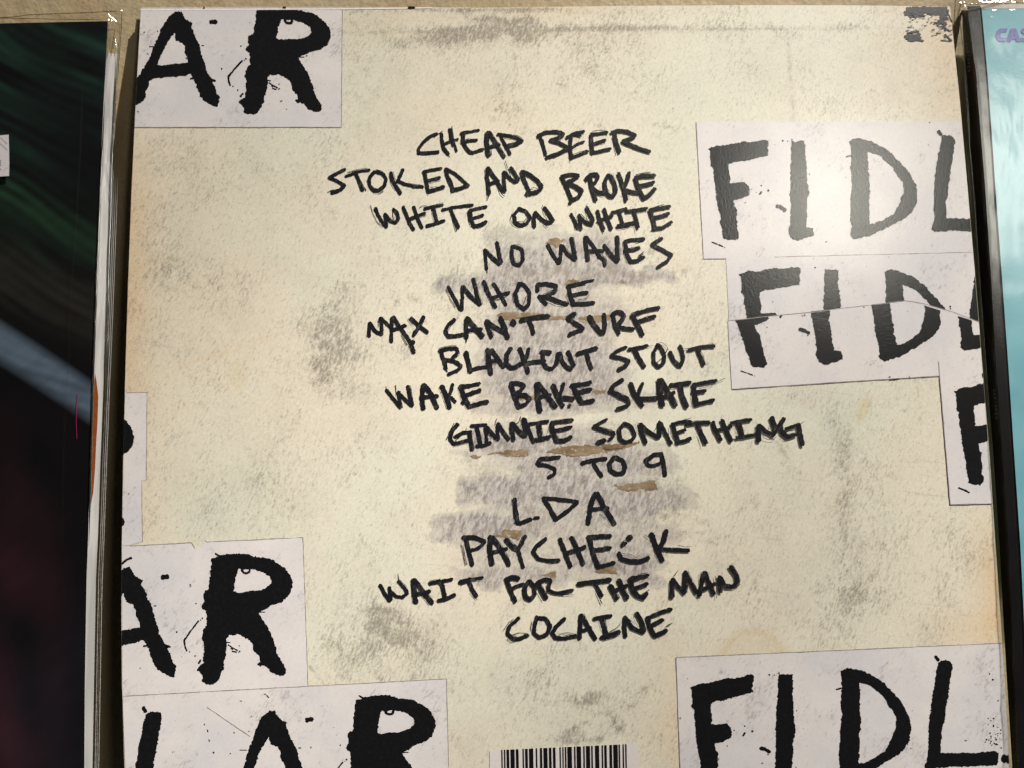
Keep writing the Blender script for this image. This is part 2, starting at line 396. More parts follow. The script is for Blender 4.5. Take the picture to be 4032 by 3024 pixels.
dirt = sum(ell(gx if a[3] < 17 else wx, gy if a[3] < 17 else wy, *a) for a in [
    (1850, 132, 210, 30, -.10, 1.25), (1790, 122, 90, 16, 0, .9), (2010, 88, 170, 24, .12, 1.0), (2100, 130, 90, 34, 0, .9), (2290, 112, 240, 11, -.02, .95), (2560, 112, 160, 8, 0, .7), (2080, 150, 330, 60, 0, .5), (2900, 112, 400, 9, 0, .6), (1560, 165, 60, 30, .3, .7), (1690, 165, 110, 36, .1, .65),
    (1760, 40, 330, 8, 0, 1.2), (2110, 36, 110, 12, 0, 1.2), (2480, 60, 300, 30, 0, .35), (1600, 110, 120, 16, 0, .6), (2420, 200, 90, 160, .4, .35), (2620, 105, 120, 14, 0, .5), (3060, 110, 60, 28, 0, .6), (3320, 105, 60, 20, 0, .6),
    (3110, 130, 40, 40, 0, .4), (1010, 640, 60, 40, 0, .5), (1070, 690, 16, 40, -.3, .6), (1350, 1180, 160, 80, -.5, .5), (1310, 1320, 120, 110, 0, .75), (1330, 1400, 110, 120, 0, .6), (1230, 1440, 90, 40, .3, .7), (1160, 1260, 70, 40, -.5, .5),
    (1560, 1180, 30, 34, 0, .7), (1650, 1185, 26, 30, 0, .7), (1580, 1370, 120, 50, 0, .45), (1340, 1530, 120, 60, .2, .5), (1620, 1020, 80, 50, 0, .35), (1680, 960, 90, 40, .3, .3), (1490, 2420, 110, 70, .5, 1.0), (1560, 2460, 90, 60, .8, .9), (1440, 2540, 70, 60, 0, .6), (1640, 2540, 200, 80, .3, .4),
    (1400, 2600, 130, 80, .2, .45), (2310, 2740, 90, 26, -.3, 1.0), (2370, 2760, 120, 30, .1, .9), (2360, 2808, 50, 14, -.1, 1.2), (2420, 2840, 60, 22, .5, 1.0), (2540, 2715, 60, 26, -.1, 1.0), (2270, 2880, 44, 20, -.4, 1.1), (2310, 2905, 70, 18, -.1, 1.1), (2430, 2870, 40, 12, .6, 1.0), (2480, 2780, 30, 12, -.2, 1.1), (2310, 2850, 30, 12, .4, 1.0), (2180, 2900, 60, 18, .3, .6), (2240, 2925, 60, 12, 0, .7),
    (2120, 2680, 120, 110, 0, .35), (1960, 2640, 20, 40, .2, .7), (2350, 2560, 220, 40, 0, .25), (3290, 1660, 50, 130, 0, .55), (3340, 1810, 70, 160, 0, .45), (3310, 2080, 26, 320, .04, .5), (3350, 2360, 40, 160, .1, .6), (3240, 2360, 30, 170, .1, .45), (3480, 2380, 60, 60, .4, .5), (3690, 2350, 60, 90, 0, .35), (3100, 1800, 30, 120, -.5, .35), (3760, 2200, 90, 160, 0, .25),
    (2900, 1700, 110, 60, .3, .25), (2650, 1980, 70, 90, 0, .35), (2860, 1830, 40, 6, 0, .6), (920, 1900, 90, 60, 0, .22), (820, 2010, 50, 60, .2, .45), (790, 1968, 20, 6, -.4, 1.0), (560, 2090, 16, 8, .7, .9), (700, 1000, 110, 120, 0, .22), (600, 960, 70, 12, 0, .5), (660, 1060, 24, 40, 0, .5), (800, 760, 200, 100, 0, .25), (1180, 470, 100, 70, 0, .2), (1380, 200, 50, 60, .3, .4), (1410, 380, 90, 26, -.2, .35), (1460, 250, 90, 30, -.2, .3),
    (2620, 500, 46, 8, .1, 1.0), (2395, 500, 20, 20, -.4, .7), (2080, 520, 60, 16, 0, .5), (1940, 640, 300, 20, 0, .12)])
warm = sum(ell(gx, gy, *a) for a in [(700, 1000, 380, 900, 0, .20), (490, 900, 120, 420, 0, .62), (520, 1700, 110, 500, 0, .35), (470, 1300, 90, 400, 0, .45), (3780, 300, 140, 260, -.1, .45), (3700, 90, 260, 120, 0, .4), (3930, 2300, 90, 330, -.08, .85), (3830, 2480, 190, 90, -.1, .4), (1900, 420, 300, 120, 0, .18), (2160, 60, 260, 80, 0, .4),
    (1500, 90, 300, 60, 0, .3), (930, 1480, 40, 60, .3, .2), (870, 1395, 190, 8, -.27, .35), (1000, 1340, 120, 6, -.25, .3), (1570, 2560, 0.1 + 0, 1, 0, 0), (2650, 2900, 110, 130, 0, .32), (2640, 2700, 60, 300, 0, .18), (1880, 600, 20, 30, .3, .3)])
cool = sum(ell(gx, gy, *a) for a in [(2330, 380, 420, 330, 0, .28), (1500, 700, 500, 300, 0, .2), (2880, 300, 420, 260, 0, .5), (2650, 620, 160, 200, 0, .35), (3150, 1750, 360, 300, 0, .3), (900, 1950, 330, 200, 0, .5), (800, 2050, 160, 110, 0, .5), (1400, 2350, 260, 260, 0, .35), (1980, 2700, 300, 200, 0, .4), (3300, 2300, 300, 250, 0, .35), (3300, 1650, 90, 110, 0, .5)])
tear = sum([box(wx, wy, *a) for a in [(1880, 905, 2460, 1000, 46, .40), (1950, 990, 2480, 1090, 40, .50), (1720, 1075, 2440, 1130, 26, .62), (2300, 1055, 2690, 1118, 18, .72), (1700, 1100, 1790, 1160, 22, .60), (1760, 1120, 2330, 1200, 46, .34),
    (1940, 1215, 2480, 1280, 40, .45), (1880, 1270, 2420, 1420, 60, .50), (1900, 1420, 2460, 1560, 60, .55), (2000, 1535, 2640, 1610, 40, .50), (1860, 1690, 2440, 1760, 30, .52), (1760, 1740, 2100, 1800, 30, .42), (2040, 1770, 2670, 1870, 40, .55), (1790, 1880, 2330, 1990, 26, .66), (2320, 1900, 2760, 2010, 34, .60), (1720, 2020, 2100, 2120, 26, .62),
    (2080, 2000, 2620, 2110, 40, .42), (2600, 2060, 2800, 2130, 40, .45), (1680, 2098, 1770, 2140, 16, .55), (1800, 2235, 2240, 2300, 30, .55), (1890, 2290, 1960, 2340, 20, .5), (2230, 2130, 2560, 2260, 40, .45), (2440, 2200, 2620, 2315, 26, .55), (1880, 900, 2500, 1660, 110, .44), (1800, 1680, 2620, 2310, 110, .46), (1850, 1590, 2300, 1640, 40, .3), (1740, 2110, 2120, 2190, 40, .36)]])
pale = sum([seg(gx, gy, *a) for a in [(3160, 1884, 3230, 1872, 4, .9), (3230, 1872, 3310, 1874, 4, .9), (3310, 1874, 3385, 1884, 4, .9), (3385, 1884, 3450, 1850, 4, .9), (2270, 2560, 2300, 2600, 4, .9), (2300, 2600, 2335, 2618, 4, .8)]]) + sum([box(gx, gy, *a) for a in [(1350, 58, 3650, 121, 9, 1.0), (2300, 640, 2680, 1040, 60, .5), (2420, 1125, 2760, 1230, 34, .9), (1500, 1000, 1900, 1100, 60, .5), (1480, 1180, 1860, 1620, 90, .5), (1900, 1830, 2200, 1880, 20, .7), (2460, 1560, 2900, 1700, 40, .4), (2130, 2020, 2400, 2070, 20, .6), (2000, 2380, 2480, 2560, 90, .35), (1560, 1900, 1760, 2200, 70, .5)]])
line = np.maximum.reduce([seg(wx, wy, *a) for a in [(2080, 1068, 2560, 1088, 15, .75), (2560, 1088, 2690, 1070, 10, .7), (2280, 1125, 2480, 1112, 9, .5), (1950, 1085, 2060, 1070, 12, .5), (1910, 1290, 2180, 1275, 8, .45), (2260, 1290, 2420, 1275, 8, .4), (1980, 1180, 2130, 1175, 10, .45), (2080, 1560, 2420, 1552, 10, .5), (2240, 1600, 2640, 1590, 10, .45), (1870, 1765, 2060, 1770, 10, .5), (2120, 1740, 2480, 1715, 9, .5), (1830, 2085, 2120, 2070, 9, .5), (2100, 2018, 2460, 2008, 11, .55), (2440, 2030, 2780, 2050, 9, .4), (1740, 2150, 1900, 2140, 9, .4), (2260, 2300, 2420, 2280, 9, .45), (2480, 2215, 2640, 2180, 12, .5)]] + [seg(gx, gy, *a) for a in [(1350, 126, 1660, 126, 5, .7), (1660, 126, 2060, 122, 4, .4), (2060, 122, 2700, 121, 5, .5), (2700, 121, 3560, 104, 5, .4), (3100, 125, 3128, 520, 7, .55), (3240, 1500, 3230, 1900, 6, .15), (3060, 1740, 3130, 1845, 7, .7), (3560, 1620, 3582, 1600, 4, 1.0), (1700, 1110, 1745, 1170, 6, .9), (1588, 990, 1594, 1060, 5, .7), (2740, 1945, 2772, 1985, 6, .7),
    (1220, 2625, 1275, 2697, 6, .8), (2660, 1850, 2672, 1810, 5, .5), (1885, 1560, 1925, 1500, 5, .4), (3560, 360, 3760, 355, 4, .5), (3250, 312, 3500, 300, 3, .25), (1790, 2010, 1780, 2080, 6, .6), (2735, 2110, 2560, 2115, 5, .3)]])
ring = np.hypot(gx - 2965, (gy - 2612)); stain = 0.48 * np.exp(-((ring - 128) / 14) ** 2) + 0.25 * (ring < 126)
stain = stain + 0.55 * (1 / (1 + np.exp(-np.clip((1 - np.hypot((gx - 3398 + (gy - 1610) * .25) / 26, (gy - 1610) / 48)) * 14, -30, 30))))
rr = np.hypot((gx - 935 - (gy - 1478) * .2) / 34, (gy - 1478) / 52); stain = stain + 0.28 * np.exp(-((rr - 1) / .12) ** 2) + .1 * (rr < 1)
for nm_, a_, hi in (('dirt', dirt * 0.84, 1.1), ('warm', warm, 1), ('cool', cool, 1), ('tear', tear * 0.78, .8), ('pale', pale, 1), ('line', line, 1), ('stain', stain, 1)):
    at = front.data.attributes.new(nm_, 'FLOAT', 'POINT'); at.data.foreach_set('value', np.clip(a_, 0, hi).astype(np.float32))
# board thickness: side walls, then the back board whose top stands a little higher than the front
def strip(name, path, off0, off1, mat, parent, origin):
    a = P([q[0] for q in path], [q[1] for q in path], off0); b = a + np.array([0, off0 - off1, 0]); n = len(path)
    return mesh_obj(name, np.vstack([a, b]), [(i, i + 1, n + i + 1, n + i) for i in range(n - 1)], mat, parent, origin)
pth = [(edge_x(EL, y), y) for y in np.linspace(3390, 39, 40)] + ET[1:] + [(edge_x(ER, y), y) for y in np.linspace(30, 3390, 40)]
strip('board_edge', pth, -0.00003, -0.0012, BOARD, SLEEVE, ORG)
fb = Flat(); fb.poly([(556, 29), (700, 27), (1200, 26), (1480, 27), (1850, 28), (1900, 60), (1900, 3300), (560, 3300)])
fb.build('back_panel', BACKM, SLEEVE, ORG, -0.0021)
fb = Flat(); fb.ribbon([(556, 37), (900, 36.5), (1400, 34.5), (1700, 31)], 6.5, jit=.05, taper=.3)
fb.build('board_lip', BOARD, SLEEVE, ORG, 0.0001)
for x0, x1, y in ((1606, 1635, 29), (800, 806, 30), (1112, 1126, 29)):
    bk = Flat(); bk.poly(rough([(x0, y - 4), (x1, y - 4), (x1, y + 4), (x0, y + 4)], .6)); bk.build('edge_mark', PAINT, SLEEVE, ORG, 0.0002)

# ---------------------------------------------------------------- the big stencilled letters, traced once, laid down again on each paper patch
K8, K10 = 2.765, 2.212
A_out = Z('1530,100 1580,98 1600,140 1625,175 1680,200 1665,225 1690,290 1715,350 1740,400 1755,480 1780,540 1795,610 1820,650 1840,690 1878,708 1850,715 1870,760 1890,820 1915,845 1912,880 1890,930 1860,925 1820,900 1765,870 1740,830 1720,770 1690,700 1660,640 1580,660 1480,670 1380,680 1330,690 1305,700 1290,760 1270,800 1275,845 1250,880 1210,900 1165,925 1100,900 1085,860 1120,800 1150,740 1215,650 1260,590 1290,520 1330,430 1360,350 1390,290 1410,240 1440,190 1470,140', 0, 0, K10)
A_hole = Z('1520,285 1490,330 1440,400 1410,470 1380,530 1365,570 1400,565 1500,560 1600,550 1640,545 1630,500 1605,455 1610,420 1590,375 1560,360 1530,350', 0, 0, K10)
R_out = Z('1060,325 1110,315 1170,290 1230,278 1320,280 1410,280 1480,290 1560,315 1670,325 1720,345 1790,385 1850,425 1880,460 1920,520 1940,580 1940,640 1920,700 1890,750 1840,790 1780,815 1700,840 1670,870 1600,900 1575,920 1580,940 1610,985 1640,1030 1680,1090 1710,1150 1730,1200 1750,1270 1780,1370 1810,1430 1850,1490 1872,1540 1870,1580 1810,1610 1750,1590 1700,1560 1660,1510 1620,1495 1595,1510 1555,1475 1590,1455 1580,1400 1545,1360 1515,1330 1505,1270 1470,1220 1420,1190 1370,1160 1340,1150 1300,1165 1250,1160 1220,1200 1225,1260 1220,1320 1215,1390 1195,1440 1195,1530 1170,1560 1150,1620 1120,1670 1080,1700 1010,1700 960,1670 960,1610 940,1580 900,1540 930,1500 970,1470 965,1420 975,1380 970,1320 975,1260 950,1200 970,1100 1005,1060 1005,960 1000,900 960,880 945,850 980,800 970,720 985,680 1025,660 1035,600 1045,500 1050,420', 450, 2080, K8)
R_hole = Z('1350,445 1330,500 1320,560 1310,640 1300,685 1330,700 1380,700 1460,690 1560,680 1640,655 1690,620 1710,590 1700,545 1670,515 1620,480 1540,455 1440,445', 450, 2080, K8)
F_out = Z('245,375 290,360 340,340 430,340 520,320 640,295 680,305 780,290 870,275 900,290 905,330 890,370 895,455 820,465 740,480 620,510 520,520 470,545 468,600 485,690 480,750 540,750 630,740 680,780 692,830 690,880 640,900 600,920 520,935 530,1000 560,1035 555,1070 565,1180 560,1240 580,1290 580,1340 545,1375 460,1365 400,1340 405,1290 390,1230 375,1190 375,1120 350,1000 335,930 320,820 315,760 300,650 305,600 270,560 275,500 270,400', 2700, 450, K8)
I_out = Z('1155,285 1175,290 1240,285 1295,290 1305,350 1300,450 1315,560 1320,700 1335,800 1345,860 1322,930 1322,1100 1315,1230 1390,1235 1400,1290 1395,1320 1290,1350 1200,1375 1140,1340 1120,1270 1140,1200 1145,1000 1140,800 1140,600 1150,400', 2700, 450, K8)
D_out = [(3346, 554), (3360, 546), (3375, 544), (3411, 551), (3452, 565), (3475, 578), (3497, 592), (3533, 628), (3569, 664), (3597, 709), (3610, 740), (3613, 768), (3606, 813), (3590, 838), (3570, 856), (3507, 890), (3430, 926), (3394, 935), (3362, 942), (3348, 926), (3353, 890), (3348, 849), (3351, 768), (3355, 700), (3349, 660), (3353, 610), (3350, 575)]
D_hole = [(3416, 597), (3452, 606), (3488, 633), (3515, 660), (3533, 692), (3556, 722), (3558, 754), (3543, 799), (3520, 840), (3484, 863), (3439, 881), (3423, 881), (3423, 790), (3425, 722), (3420, 655)]
L_out = Z('1565,1190 1590,1175 1650,1180 1680,1210 1675,1280 1660,1380 1645,1500 1625,1650', 3000, 0, K10) + Z('1555,100 1535,200 1535,350 1600,350 1700,355 1800,358 1980,355 2010,375 2010,440 1980,465 1750,465 1650,460 1520,465 1430,475 1405,450 1425,380 1430,250 1430,100', 3032, 700, K10) + Z('1500,1650 1515,1500 1530,1400 1550,1280', 3000, 0, K10)
def affine(src, dst):
    A = np.array([[x, y, 1] for x, y in src]); B = np.array(dst)
    X = np.linalg.lstsq(A, B, rcond=None)[0]
    return lambda pts: [tuple(np.array([x, y, 1]) @ X) for x, y in pts]
ident = lambda p: list(p)
q8 = lambda s, ox, oy: Z(s, ox, oy, K8)
R2 = q8('900,1540 1872,1540 1300,685 1710,590 1060,325', 450, 2080)
R1 = q8('390,1105 1290,1165 795,415 1180,350', 800, 0)
T21 = affine(R2[:4], R1)                                     # second pair of letters -> first
T12 = affine(R1, R2[:4])
R3 = q8('930,1270 1335,1170 690,920', 1150, 2424)
T23 = affine(R2[2:], R3)
T13 = lambda p: T23(T12(p))
Tb = affine([(2788.6, 585.6), (3025.5, 554.9), (3345.8, 553.8), (3759.5, 547), (2875.4, 721.2), (3725.9, 858.2), (3117.7, 553)],
            [(2713.9, 2704.3), (2968.9, 2659), (3312.3, 2651.5), (3748.5, 2610.8), (2802.5, 2854.4), (3705.6, 2965.7), (3066.6, 2655.5)])
Tmu = affine([(2788.6, 585.6), (3025.5, 554.9), (3117.7, 553), (3346, 554), (2875.4, 721.2)],
             [(2910.4, 1086.8), (3150.9, 1052.4), (3243, 1050.6), (3484, 1078), (2999, 1231.5)])
Tml = affine([(2844.7, 934.6), (2909.8, 932.8), (3206.3, 920.2), (3362, 942), (3423, 881), (3667, 903.4)],
             [(2953.8, 1437.6), (3018.9, 1434), (3319, 1408.7), (3484, 1423.3), (3533.8, 1355.5), (3778, 1369)])
Tr = affine([(2788.6, 585.6), (2844.7, 934.6), (2909.8, 932.8), (2870, 647), (2875.4, 721.2)],
            [(3755.3, 1542.4), (3811.8, 1897.3), (3872.9, 1897.3), (3834.5, 1594.4), (3841, 1680.3)])
OFF_PATCH, OFF_LET, THIN = 0.00012, 0.00022, 0.55      # sheets a tenth of a millimetre thick
def patch(outline, lines=(), off=OFF_PATCH, clips=(), label=None):
    f = Flat(); f.poly(outline)
    for a, b in lines: f.ribbon([a, b], 2.6, mi=1, z=0.00003, jit=.45, step=9, caps=False)
    for c in clips: f.clip_sleeve(**{c: True})
    o = f.build('paper_patch', [PATCH, LINE], SLEEVE, ORG, off * THIN)
    if label: o['label'] = label
    return o
def letter(par, name, outer, holes=(), off=OFF_LET, clips=(), lines=(), amp=2.0):
    f = Flat(); f.poly(rough(outer, amp), [rough(h, amp) for h in holes])
    for c in clips: f.clip_sleeve(**{c: True})
    for a, b in lines: f.clip(a, b)
    o = f.build(name, PAINT, None, ORG, off * THIN)
    if o: o.parent = par
    return o
def marks(par, items, off=OFF_LET, clips=(), lines=()):
    """ink spots and hair strokes: (x,y,r) discs, or (points, width) strokes"""
    f = Flat()
    for it in items:
        if isinstance(it[0], (list, tuple)): f.ribbon(it[0], it[1], jit=.22, step=3)
        else: f.disc(*it)
    for c in clips: f.clip_sleeve(**{c: True})
    for a, b in lines: f.clip(a, b)
    o = f.build('ink_spatter', PAINT, None, ORG, off * THIN)
    if o: o['kind'] = 'stuff'
    if o: o.parent = par
SP_AR = [(q8('915,1010 830,1120 762,1220', 450, 2080), 7), (q8('762,1225 770,1290 788,1335', 450, 2080), 7), (*q8('940,1000', 450, 2080)[0], 2.4), (*q8('958,980', 450, 2080)[0], 3.5), (*q8('680,1130', 450, 2080)[0], 3.5), (*q8('820,1345', 450, 2080)[0], 2.6), (*q8('880,1390', 450, 2080)[0], 3), (q8('940,1435 918,1470', 450, 2080), 8), (*q8('890,820', 450, 2080)[0], 3.2), (q8('432,845 455,845', 450, 2080), 4.5),
         (q8('525,535 580,530', 450, 2080), 19), (q8('545,1270 608,1290', 450, 2080), 8), (q8('320,1285 360,1275', 450, 2080), 7), (q8('1240,1270 1300,1310 1345,1330', 450, 2080), 5), (q8('1285,1340 1330,1350', 450, 2080), 5), (q8('1355,1350 1368,1335', 450, 2080), 5), (*q8('1360,1280', 450, 2080)[0], 2.4), (q8('1270,1310 1290,1320', 450, 2080), 4), (q8('1390,450 1400,480 1440,492 1470,480 1475,455', 450, 2080), 10), (q8('1580,915 1640,912', 450, 2080), 3.5), (*q8('605,1365', 450, 2080)[0], 3.5), (q8('1100,275 1145,300', 450, 2080), 7), (q8('1225,1240 1260,1245', 450, 2080), 4)]
def mapped(items, T):
    o = []
    for it in items:
        if isinstance(it[0], (list, tuple)): o.append((T(it[0]), it[1]))
        else: o.append((*T([(it[0], it[1])])[0], it[2]))
    return o
SP_F = [(*q8('1058,288', 2700, 450)[0], 3.5), (*q8('1110,292', 2700, 450)[0], 2.4), (*q8('1158,275', 2700, 450)[0], 3), (*q8('714,813', 2700, 450)[0], 2.4), (*q8('822,775', 2700, 450)[0], 3), (*q8('900,830', 2700, 450)[0], 4.6), (q8('825,845 808,868', 2700, 450), 8), (q8('995,1000 1035,1010 1055,1030 1085,1040', 2700, 450), 15), (*q8('1068,1062', 2700, 450)[0], 3), (q8('288,1392 345,1415', 2700, 450), 4.5), (q8('358,1420 405,1440', 2700, 450), 5), (*q8('424,1449', 2700, 450)[0], 2.2), (*q8('648,962', 2700, 450)[0], 2.4),
        (Z('1540,1145 1562,1172', 3000, 0, K10), 13), (*q8('1348,650', 2700, 450)[0], 2.6), (q8('1750,460 1800,450', 2700, 450), 6)]
def fidl(par, T, which, clips=('right',), lines=(), off=OFF_LET, spots=True):
    for nm_, o_, h_ in (('painted_letter', F_out, ()), ('painted_letter', I_out, ()), ('painted_letter', D_out, (D_hole,)), ('painted_letter', L_out, ())):
        if nm_ and [F_out, I_out, D_out, L_out].index(o_) in which:
            letter(par, nm_, T(o_), [T(h) for h in h_], clips=clips, lines=lines, off=off)
    if spots: marks(par, mapped(SP_F, T), clips=clips, lines=lines, off=off)
# top left
p1 = patch([(540, 36), (1348, 36), (1346, 280), (1344, 501), (900, 501), (510, 502)], [((1348, 38), (1344, 501)), ((525, 501), (1344, 501))], clips=('left', 'top'))
letter(p1, 'painted_letter', A_out, [A_hole], clips=('left', 'top')); letter(p1, 'painted_letter', T21(R_out), [T21(R_hole)], clips=('top',))
marks(p1, mapped(SP_AR, T21) + [(*Z('1257,280', 0, 0, K10)[0], 3), (*Z('1372,272', 0, 0, K10)[0], 2.4), (Z('1300,406 1335,406', 0, 0, K10), 3.5), (*Z('1203,973', 0, 0, K10)[0], 2.6)], clips=('left', 'top'))
# top right
p2 = patch([(2741, 481), (3300, 479), (3830, 480), (3850, 1000), (3300, 1012), (2770, 1020)], [((2770, 1020), (2860, 1018)), ((3050, 1012), (3840, 993)), ((2741, 481), (2770, 1020))], clips=('right',))
fidl(p2, ident, (0, 1, 2, 3))
# middle right: an upper sheet and a torn sheet pasted over its lower half
p3 = patch([(2859, 1019), (3300, 1007), (3845, 994), (3880, 1300), (2872, 1300)], [], off=0.00017, clips=('right',))
fidl(p3, Tmu, (0, 1, 2), off=0.00022, spots=False)
letter(p3, 'painted_letter', [(x - 14, y + 8) for x, y in Tmu(L_out)], clips=('right',), off=0.00022)
marks(p3, [(*q8('1545,148', 2650, 1000)[0], 3.5), (*Z('1570,1122', 3032, 700, K10)[0], 4), (*Z('1572,1140', 3032, 700, K10)[0], 3)], off=0.00022)
tear_l = [(2866, 1263), (3068, 1241), (3229, 1226), (3303, 1215), (3470, 1197), (3566, 1184), (3640, 1196), (3738, 1224), (3800, 1246), (3875, 1276)]
p4 = patch(tear_l + [(3900, 1468), (3699, 1479), (3300, 1504), (2882, 1532), (2874, 1400)], [(a, b) for a, b in zip(tear_l, tear_l[1:])] + [((2882, 1532), (3300, 1505)), ((3300, 1505), (3699, 1480))], off=0.00027, clips=('right',))
tl = [((2860, 1263.5), (3566, 1184)), ((3600, 1190), (3868, 1274))]
fidl(p4, Tml, (0, 1, 2, 3), off=0.00032, lines=[tl[0], tl[1]])
# right edge
p5 = patch([(3696, 1425), (3860, 1418), (3890, 1700), (3925, 1983), (3742, 1987), (3718, 1700)], [((3742, 1987), (3908, 1983)), ((3696, 1425), (3718, 1700)), ((3718, 1700), (3742, 1987))], off=0.00032, clips=('right',))
letter(p5, 'painted_letter', Tr(F_out), clips=('right',), off=0.00037)
marks(p5, [(Z('1642,1152 1680,1168', 3032, 1400, K10), 6), (Z('1690,1172 1735,1192', 3032, 1400, K10), 7)], off=0.00037)
# left edge
p6 = patch([(470, 1548), (579, 1545), (578, 1700), (576, 1890), (558, 1893), (560, 2050), (561, 2132), (515, 2146), (460, 2152)], [((579, 1545), (576, 1890)), ((497, 1547), (579, 1545)), ((558, 1893), (561, 2132))], clips=('left',))
letter(p6, 'painted_letter', Z('1060,540 1085,555 1110,575 1120,600 1145,625 1160,660 1170,710 1165,750 1150,790 1120,830 1090,850 1060,870', 0, 1400, K10), clips=('left',))
letter(p6, 'painted_letter', Z('1050,1400 1072,1415 1086,1445 1082,1475 1050,1490', 0, 1400, K10), clips=('left',))
# bottom left pair
p7o = [(460, 2153), (600, 2146), (754, 2137), (760, 2150), (768, 2160), (780, 2152), (790, 2156), (800, 2145), (806, 2128), (815, 2134), (1000, 2125), (1193, 2116), (1202, 2424), (1213, 2702), (850, 2722), (470, 2742)]
p7 = patch(p7o, [((512, 2150), (754, 2137)), ((754, 2137), (768, 2160)), ((806, 2128), (815, 2134)), ((815, 2134), (1193, 2116)), ((1193, 2116), (1213, 2702))], clips=('left',), off=0.00015)
letter(p7, 'painted_letter', T12(A_out), [T12(A_hole)], clips=('left',), off=0.00020); letter(p7, 'painted_letter', R_out, [R_hole], off=0.00020)
marks(p7, SP_AR + [(q8('85,385 130,345 185,325', 450, 2080), 10)], clips=('left',), off=0.00020)
# bottom left three
p8 = patch([(470, 2742), (850, 2722), (1213, 2702), (1758, 2673), (1763, 2850), (1767, 3024), (1772, 3330), (470, 3330)], [((484, 2741), (1213, 2702)), ((1213, 2702), (1758, 2673)), ((1758, 2673), (1767, 3024)), ((815, 2785), (985, 2900))], clips=('left',), off=0.00022)
letter(p8, 'painted_letter', Z('1265,1195 1290,1175 1330,1165 1400,1175 1408,1220 1405,1270 1380,1380 1360,1500 1335,1700 1320,1900 1600,1900 1600,2040 1150,2050 1130,1950 1180,1660 1200,1500 1230,1370 1250,1250', 0, 2274, K10), off=0.00028)
letter(p8, 'painted_letter', T13(A_out), [T13(A_hole)], off=0.00028); letter(p8, 'painted_letter', T23(R_out), [T23(R_hole)], off=0.00028)
marks(p8, mapped(SP_AR, T23) + [(Z('1250,1130 1268,1165', 0, 2274, K10), 16), (*Z('1780,1280', 0, 2274, K10)[0], 3), (Z('1806,1328 1812,1344', 0, 2274, K10), 5), (*Z('2040,1352', 0, 2274, K10)[0], 3), (*Z('1860,1525', 0, 2274, K10)[0], 4), (*Z('2006,1532', 0, 2274, K10)[0], 2.6), (*Z('2168,1340', 0, 2274, K10)[0], 2.6), (Z('2085,1503 2150,1503', 0, 2274, K10), 3), ([(1058, 2747), (1050, 2738)], 4)], off=0.00028)
# bottom right
p9 = patch([(2662, 2589), (3300, 2560), (3960, 2530), (4000, 3330), (2688, 3330), (2678, 3024)], [((2662, 2589), (3300, 2561)), ((3300, 2561), (3945, 2532)), ((2662, 2589), (2678, 3024))], clips=('right',), off=0.00014)
fidl(p9, Tb, (0, 1, 2, 3), off=0.00020)
marks(p9, [(3832 + x / 11.06, 2800 + y / 11.06, r) for x, y, r in ((655, 315, 2.6), (885, 315, 3.3), (770, 410, 2.4), (650, 585, 2.2), (885, 620, 3), (885, 670, 3), (1050, 695, 2.2), (1200, 820, 3), (735, 965, 3.2), (980, 1000, 2.4), (1080, 975, 2.4), (1190, 980, 2.4), (1065, 1070, 2.2), (780, 1095, 2.8), (780, 1170, 2.4), (965, 1160, 2.4), (1005, 1235, 3.6), (1160, 1195, 2.2), (580, 1240, 3.8), (680, 1262, 2.4), (780, 1310, 3.6), (525, 1350, 2.6), (745, 1400, 2.3), (920, 1410, 3.2), (1000, 1445, 3.8), (1070, 1465, 2.4), (810, 1485, 2.3), (1220, 1600, 3.2))] + [(*Z('1912,840', 3032, 2274, K10)[0], 3), (*Z('1940,890', 3032, 2274, K10)[0], 4), (*Z('1987,1072', 3032, 2274, K10)[0], 3), (Z('2040,1575 2110,1580', 3032, 2274, K10), 34)], off=0.00020, clips=('right',))

# ---------------------------------------------------------------- bar code
f = Flat(); f.poly(q8('215,1468 1830,1395 1838,1659 1850,2300 220,2300', 1850, 2424)); pbc = f.build('barcode_box', LABELM, SLEEVE, ORG, 0.00012)
for a, b in [(343, 356), (372, 386), (400, 428), (443, 487), (502, 530), (574, 588), (602, 630), (645, 690), (718, 733), (763, 787), (802, 845), (861, 888), (905, 932), (977, 990), (1008, 1020), (1035, 1050), (1062, 1110), (1135, 1150), (1163, 1210), (1235, 1250), (1265, 1308), (1322, 1338), (1363, 1407), (1435, 1450), (1464, 1490), (1520, 1548), (1562, 1610), (1620, 1635), (1663, 1677), (1692, 1706)]:
    ya = 1461 - (a - 343) * 0.0455
    f = Flat(); f.poly(Z('%f,%f %f,%f %f,2200 %f,2200' % (a, ya, b, ya - .4, b + 14, a + 14), 1850, 2424, K8)); f.build('bar', BARM, None, ORG, 0.0002).parent = pbc

